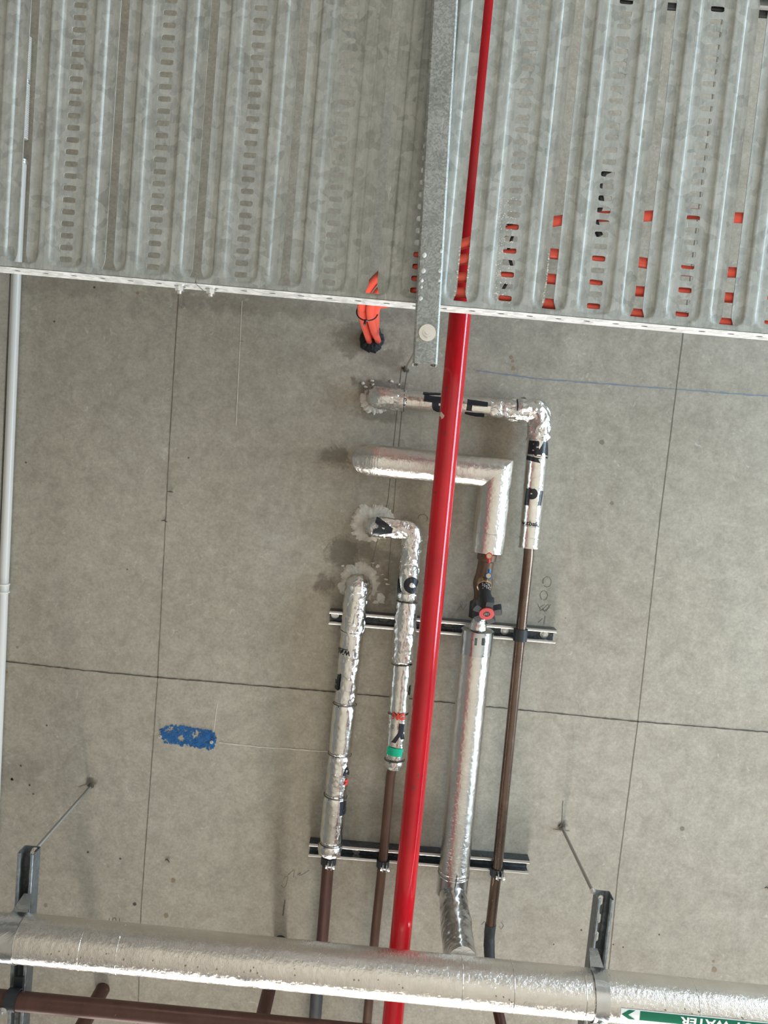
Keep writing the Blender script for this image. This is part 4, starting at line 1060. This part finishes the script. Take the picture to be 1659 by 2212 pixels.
# label: white arrow patch and green band with white lettering, reading upside down in the photo
lw = wrap('flow_label', poly_bm([[(-0.24, -0.0200), (0.24, -0.0200), (0.24, 0.0200), (-0.24, 0.0200)]]), 1556, 2216, 5.2, AB, BB, rB, M['white'], mainp, off=0.0014, label='white and green hot water flow label') if False else None
s0, ph0, a_, f_, s_ = ray_cyl(1382, 2193, AB, BB, rB)
def label_patch(name, polys, m_, off, parent, rot180=False):
    bm = poly_bm(polys) if isinstance(polys, list) else polys
    lo = min(x.co.y for x in bm.verts); hi = max(x.co.y for x in bm.verts); q = lo + 0.003
    while q < hi:
        bmesh.ops.bisect_plane(bm, geom=bm.verts[:] + bm.edges[:] + bm.faces[:], plane_co=(0, q, 0), plane_no=(0, 1, 0)); q += 0.003
    for x in bm.verts:
        ph = ph0 + x.co.y / rB; dv = f_ * math.cos(ph) + s_ * math.sin(ph)
        x.co = AB + a_ * (s0 + x.co.x) + dv * (rB + off)
    return build(name, bm, m_, parent, smooth=False)
# local x: along the main from the start of the green band; local y: round the pipe, away from the soffit side
white = label_patch('flow_label', [[(-0.047, -0.0135), (0.42, -0.0135), (0.42, 0.0135), (-0.047, 0.0135)]], M['white'], 0.0018, mainp)
label_patch('green_band', [[(0.0, -0.0115), (0.42, -0.0115), (0.42, 0.0115), (0.0, 0.0115)]], M['green'], 0.0023, white)
label_patch('arrow_mark', [[(-0.045, 0.0), (-0.028, -0.0115), (-0.012, -0.0115), (-0.029, 0.0)], [(-0.045, 0.0), (-0.029, 0.0), (-0.010, 0.0115), (-0.026, 0.0115)]], M['green'], 0.0023, white)
tb = text_bm('HOT WATER', 0.0235, 0.0008)
_w = max(x.co.x for x in tb.verts) - min(x.co.x for x in tb.verts)
for x in tb.verts: x.co = V((-x.co.x * 0.205 / _w + 0.202, x.co.y, 0))
label_patch('label_lettering', tb, M['white'], 0.0028, white)

# straps that hold the main to the hanging channels
def strap(u, v, label, wd, m_, A, B, r):
    s0, ph, a_, f_, s_ = ray_cyl(u, v, A, B, r); c = A + a_ * s0
    e = empty('pipe_strap', c, label, 'pipe strap')
    bm = bmesh.new(); n = 30; R = []
    top = EYE + 1.868
    path = []
    for i in range(n + 1):
        th = -PI * 0.60 + PI * 1.20 * i / n
        path.append(c + (f_ * math.cos(th) + s_ * math.sin(th)) * (r + 0.0035))
    s2 = V((0, 1, 0)); 
    sg = 1 if (path[0] - c).dot(s2) > 0 else -1
    path = [V((c.x, c.y + sg * (r + 0.022), top))] + path + [V((c.x, c.y - sg * (r + 0.022), top))]
    th_ = 0.0015
    for k, p in enumerate(path):
        q = (p - c); q = q - a_ * q.dot(a_); q.normalize()
        ws = wd * (0.62 if k in (0, len(path) - 1) else 1.0)
        R.append([bm.verts.new(p + a_ * x + q * t_) for x, t_ in ((-ws / 2, 0), (ws / 2, 0), (ws / 2, th_), (-ws / 2, th_))])
    for x, y in zip(R, R[1:]):
        for k in range(4): bm.faces.new((x[k], x[(k + 1) % 4], y[(k + 1) % 4], y[k]))
    bm.faces.new(R[0]); bm.faces.new(R[-1][::-1])
    build('strap_band', bm, m_, e)
    return e, c, a_, f_, s_
e, c, a_, f_, s_ = strap(1303, 2160, 'zinc strap clamping the foil main beneath the right hanger', 0.034, M['foilsheet'], AB, BB, rB)
bm = bmesh.new(); th = 0.62; dv = f_ * math.cos(th) + s_ * math.sin(th); q = c + dv * (rB + 0.005)
nut(bm, q, dv, 0.0065, 0.006, 0.009, 0.0035, 0.006); build('strap_screw', bm, M['zinc'], e)
e, c, a_, f_, s_ = strap(10, 2040, 'wide grey strap clamping the foil main beneath the left hanger', 0.040, M['foilsheet'], AB0, AB, rB - 0.003)

# ------------------------------------------------------------------ brown copper header below the main
DH = 1.838
AH_, BH_ = P(-260, 2134, DH), P(2400, 2387, DH)
hd = empty('copper_pipe', (AH_ + BH_) / 2, 'brown copper pipe running beside and below the foil main', 'pipe')
tube_obj('pipe', [AH_, BH_], 0.0232, M['copperred'], hd, seg=48, ds=0.05)
e = empty('pipe_strap', P(22, 2160, DH), 'black clamp on the brown copper pipe with a round bolt', 'pipe strap')
c = P(28, 2160, DH); aH = (BH_ - AH_).normalized()
bm = bmesh.new(); ring_band(bm, c, aH, 0.0238, 0.030, 0.003, 44); build('clamp_band', bm, M['rubber'], e)
bm = bmesh.new(); box(bm, (c.x - 0.012, c.y - 0.045, EYE + 1.862), (c.x + 0.012, c.y + 0.03, EYE + 1.868)); build('clamp_foot', bm, M['rubber'], e, smooth=False)
bm = bmesh.new(); nut(bm, c + V((-0.012, 0.012, -0.026)), V((0, 0.1, -1)), 0.0075, 0.006, 0.012, 0.004, 0.004); build('clamp_bolt', bm, M['zinc'], e)

# vertical copper risers going up into the soffit
def riser(u, v, r_, label, m_='copperred', collar=False):
    p = P(u, v, CEIL); o = empty('copper_riser', p, label, 'pipe')
    tube_obj('pipe', [p + V((0, 0, 0.02)), V((p.x, p.y, EYE + 1.0))], r_, M[m_], o, seg=36, ds=0.1)
    if collar: 
        tube_obj('soldered_end', [p + V((0, 0, 0.01)), p - V((0, 0, 0.05))], r_ + 0.0015, M['burnt'], o, seg=36, ds=0.01, crk=(0.0008, 60))
    return o
riser(606, 2034, 0.0195, 'vertical copper riser with a scorched top behind the foil main', collar=True)
riser(222, 2137, 0.0225, 'vertical copper riser between the foil main and the left hanger')

# ------------------------------------------------------------------ grey conduit at the left
DC = 2.262
cp = [P(62, -60, DC), P(50, 260, DC), P(42, 450, DC), P(35, 600, DC), P(22.6, 916, DC), P(15, 1100, DC), P(7.5, 1280, DC), P(-1, 1500, DC), P(-18, 1900, DC)]
cd = empty('conduit', cp[4], 'pale grey plastic conduit along the soffit edge', 'conduit')
tube_obj('rigid_conduit', [P(47, 350, DC)] + cp[2:], 0.0140, M['conduit'], cd, seg=36, ds=0.05)
tube_obj('corrugated_section', [P(57, 80, DC), P(49, 300, DC)], 0.0145, M['conduit'], cd, seg=28, ds=0.0014, rfun=lambda S: 0.0138 + 0.0013 * math.sin(S * 2 * PI / 0.0058))
for u, v in ((53, 178), (47.5, 350)):
    bm = bmesh.new(); a_ = P(u - 3, v + 60, DC) - P(u, v, DC); ring_band(bm, P(u, v, DC), a_, 0.014, 0.012, 0.003, 32); torus(bm, P(u, v, DC) , a_, 0.0172, 0.002); build('saddle_clip', bm, M['zinc'], cd)
a_ = (cp[6] - cp[5]).normalized(); q = P(8.2, 1270, DC)
bm = bmesh.new()
for k in (-1, 1): torus(bm, q + a_ * 0.012 * k, a_, 0.0152, 0.003, 32)
ring_band(bm, q, a_, 0.014, 0.022, 0.0015, 32); build('coupling', bm, M['conduit'], cd)

# ------------------------------------------------------------------ cables
def spline(pts, n=10):
    pts = [V(p) for p in pts]; out = []
    q = [pts[0] * 2 - pts[1]] + pts + [pts[-1] * 2 - pts[-2]]
    for i in range(1, len(q) - 2):
        a, b, c_, d_ = q[i - 1:i + 3]
        for k in range(n):
            t_ = k / n
            out.append(0.5 * ((2 * b) + (c_ - a) * t_ + (2 * a - 5 * b + 4 * c_ - d_) * t_ * t_ + (3 * b - a - 3 * c_ + d_) * t_ ** 3))
    out.append(pts[-1]); return out
rc = 0.0092; DCB = DT + 0.006 + rc
def cable(rows, tail, label, m_='orange', rad=rc):
    pts = [P(u, v, DCB) for u, v in rows] + [P(*q) for q in tail]
    o = tube_obj('power_cable', spline(pts), rad, M[m_], None, seg=20, ds=0.012)
    return tag(o, label, 'cable', 'orange cables in the tray')
K1 = cable([(1900, 480), (1585, 470), (1490, 462), (1391, 467), (1295, 468), (1198, 478), (1098, 498), (990, 530), (890, 556)], [(842, 580, 1.40), (806, 610, 1.48), (783, 650, 1.60), (784, 690, 1.86), (798, 738, CEIL)], 'orange cable dropping left in the sealed hole, topmost in the tray')
K2 = cable([(1900, 600), (1570, 588), (1470, 584), (1378, 566), (1280, 562), (1190, 548), (1093, 550), (990, 562), (893, 582)], [(850, 602, 1.40), (818, 632, 1.48), (801, 662, 1.60), (803, 698, 1.86), (817, 737, CEIL)], 'orange cable dropping right in the sealed hole')
K3 = cable([(1900, 670), (1563, 642), (1468, 632), (1375, 629), (1278, 615), (1184, 602), (1090, 598), (990, 600), (897, 606)], [(858, 620, 1.405), (826, 648, 1.52), (812, 668, 1.68), (812, 698, 1.93), (812, 728, CEIL)], 'orange cable lying third from the top in the tray')
K4 = cable([(1900, 725), (1660, 704), (1556, 697), (1460, 684), (1365, 677), (1270, 665), (1177, 655), (1085, 640), (990, 632), (900, 628)], [(868, 640, 1.43), (834, 655, 1.56), (800, 660, 1.72), (796, 690, 1.96), (801, 728, CEIL)], 'orange cable nearest the tray side wall')
bm = bmesh.new(); cz = P(793, 674, 1.70)
n_ = 44
ring = []
for i in range(n_):
    th = 2 * PI * i / n_; ring.append(cz + V((0.0235 * math.cos(th), 0.014 * math.sin(th) * 1.4, 0.004 * math.cos(th * 2))))
tube(bm, ring + [ring[0]], 0.0016, 8, 0.004, caps=False); cyl(bm, cz + V((-0.002, 0.018, 0)), cz + V((-0.003, 0.030, -0.008)), 0.003, 8)
tag(build('cable_tie', bm, M['black'], None), 'black cable tie around the two orange cables below the tray edge', 'cable tie')
o = blob('firestop_sealant', 803, 733, 26, M['sealblack'], None, h=0.014, jag=0.22, sx=1.0, sy=1.05, n=110, rings=7, seed=3)
tag(o, 'ragged black sealant filling the soffit hole around the orange cables', 'sealant')
# black cables seen through the slots
def bcable(rows, label, rad=0.006):
    o = tube_obj('data_cable', spline([P(u, v, DT + 0.008 + rad) for u, v in rows]), rad, M['black'], None, seg=14, ds=0.02)
    tag(o, label, 'cable', 'black cables in the tray')
bcable([(1200, -26), (1270, -8), (1345, 8), (1445, 14), (1545, 22), (1640, 30), (1900, 50)], 'black cable along the far side of the tray, upper one')
bcable([(1200, -8), (1270, 6), (1345, 22), (1445, 28), (1545, 42), (1640, 48), (1900, 70)], 'black cable along the far side of the tray, lower one') if False else None
bcable([(1318, 366), (1306, 372), (1297, 390), (1294, 412), (1298, 440), (1286, 470), (1289, 492), (1296, 510)], 'short black cable tail curled over the small tray slots')
bcable([(1085, 476), (1100, 484), (1112, 492), (1104, 520), (1098, 545), (1106, 580), (1098, 605), (1085, 630), (1090, 642)], 'black tie tail beside the orange cables in the tray', 0.0028)
bcable([(722, 336), (730, 342), (740, 341)], 'short black cable end over a tray slot', 0.003)

# ------------------------------------------------------------------ blue paint and two screws on the soffit
bm = bmesh.new(); rnd = random.Random(21)
def inpatch(u, v):
    # long patch sloping gently with a round right-hand end
    cx = (u - 405) / 62; cy = (v - (1577 + (u - 350) * 0.19 + 15)) / 22
    return abs(cx) ** 4 + abs(cy) ** 3 < 1
step = 2.4; uu = 335.0
while uu < 480:
    vv = 1555.0
    while vv < 1640:
        q = V((uu * 0.06, vv * 0.06, 1)); nz = noise.noise(q) + 0.6 * noise.noise(q * 3.1)
        cx = (uu - 407) / 62; cy = (vv - (1592 + (uu - 407) * 0.14)) / 23
        e_ = 1 - (abs(cx) ** 5 + abs(cy) ** 3.0)
        hole = (nz > 0.28 and cx < 0.55) or (rnd.random() < 0.05 and cx < 0.5)
        if e_ + nz * 0.5 > 0.22 and not hole or (e_ > -0.6 and nz > 0.62 and rnd.random() < 0.25):
            zz = rnd.uniform(0, 0.0008); k = step / 2 * rnd.uniform(0.95, 1.7); j = lambda: rnd.uniform(-1.3, 1.3)
            bm.faces.new([bm.verts.new(P(uu + a * k + j(), vv + b * k + j(), CEIL - 0.0006) - V((0, 0, zz))) for a, b in ((-1, -1), (1, -1), (1, 1), (-1, 1))])
        vv += step
    uu += step
o = build('paint_patch', bm, M['blue'], None, smooth=False); tag(o, 'patchy blue paint daubed on the bare soffit', 'paint patch')
for u, v, lab in ((347, 1590, 'masonry screw at the tapering end of the blue paint'), (458, 1602, 'masonry screw inside the rounded end of the blue paint')):
    bm = bmesh.new(); c = P(u, v, CEIL); cyl(bm, c + V((0, 0, 0.002)), c + DN * 0.006, 0.0055, 20); cyl(bm, c + DN * 0.006, c + DN * 0.012, 0.0035, 14, 0.003)
    tag(build('masonry_screw', bm, M['zinc'], None), lab, 'screw')
for u, v, lab in ((397, 664, 'small bright nail head under the tray joint bolts'), (516, 624, 'small dark nail by the tray edge, above the pale line')):
    bm = bmesh.new(); c = P(u, v, CEIL); cyl(bm, c + V((0, 0, 0.002)), c + DN * 0.008, 0.0035, 14); tag(build('nail', bm, M['zinc' if u < 400 else 'joint'], None), lab, 'nail')
for u, v, a0, lab in ((361, 1856, 40, 'dark bent nail sticking out of the soffit between the joints'), (366, 1062, 0, 'dark splinter on the joint beside the upper soffit'), (354, 1124, 20, 'dark splinter on the panel joint, lower one'), (1656, 1916, 30, 'dark splinter at the picture edge by the right hanger')):
    bm = bmesh.new(); c = P(u, v, CEIL); dx = V((math.cos(math.radians(a0)), math.sin(math.radians(a0)), -0.3))
    cyl(bm, c, c + dx * 0.012, 0.0022, 8, 0.0012); cyl(bm, c, c - V((dx.x, -dx.y, 0.2)) * 0.007, 0.0014, 8, 0.0008); tag(build('nail', bm, M['joint'], None), lab, 'nail')
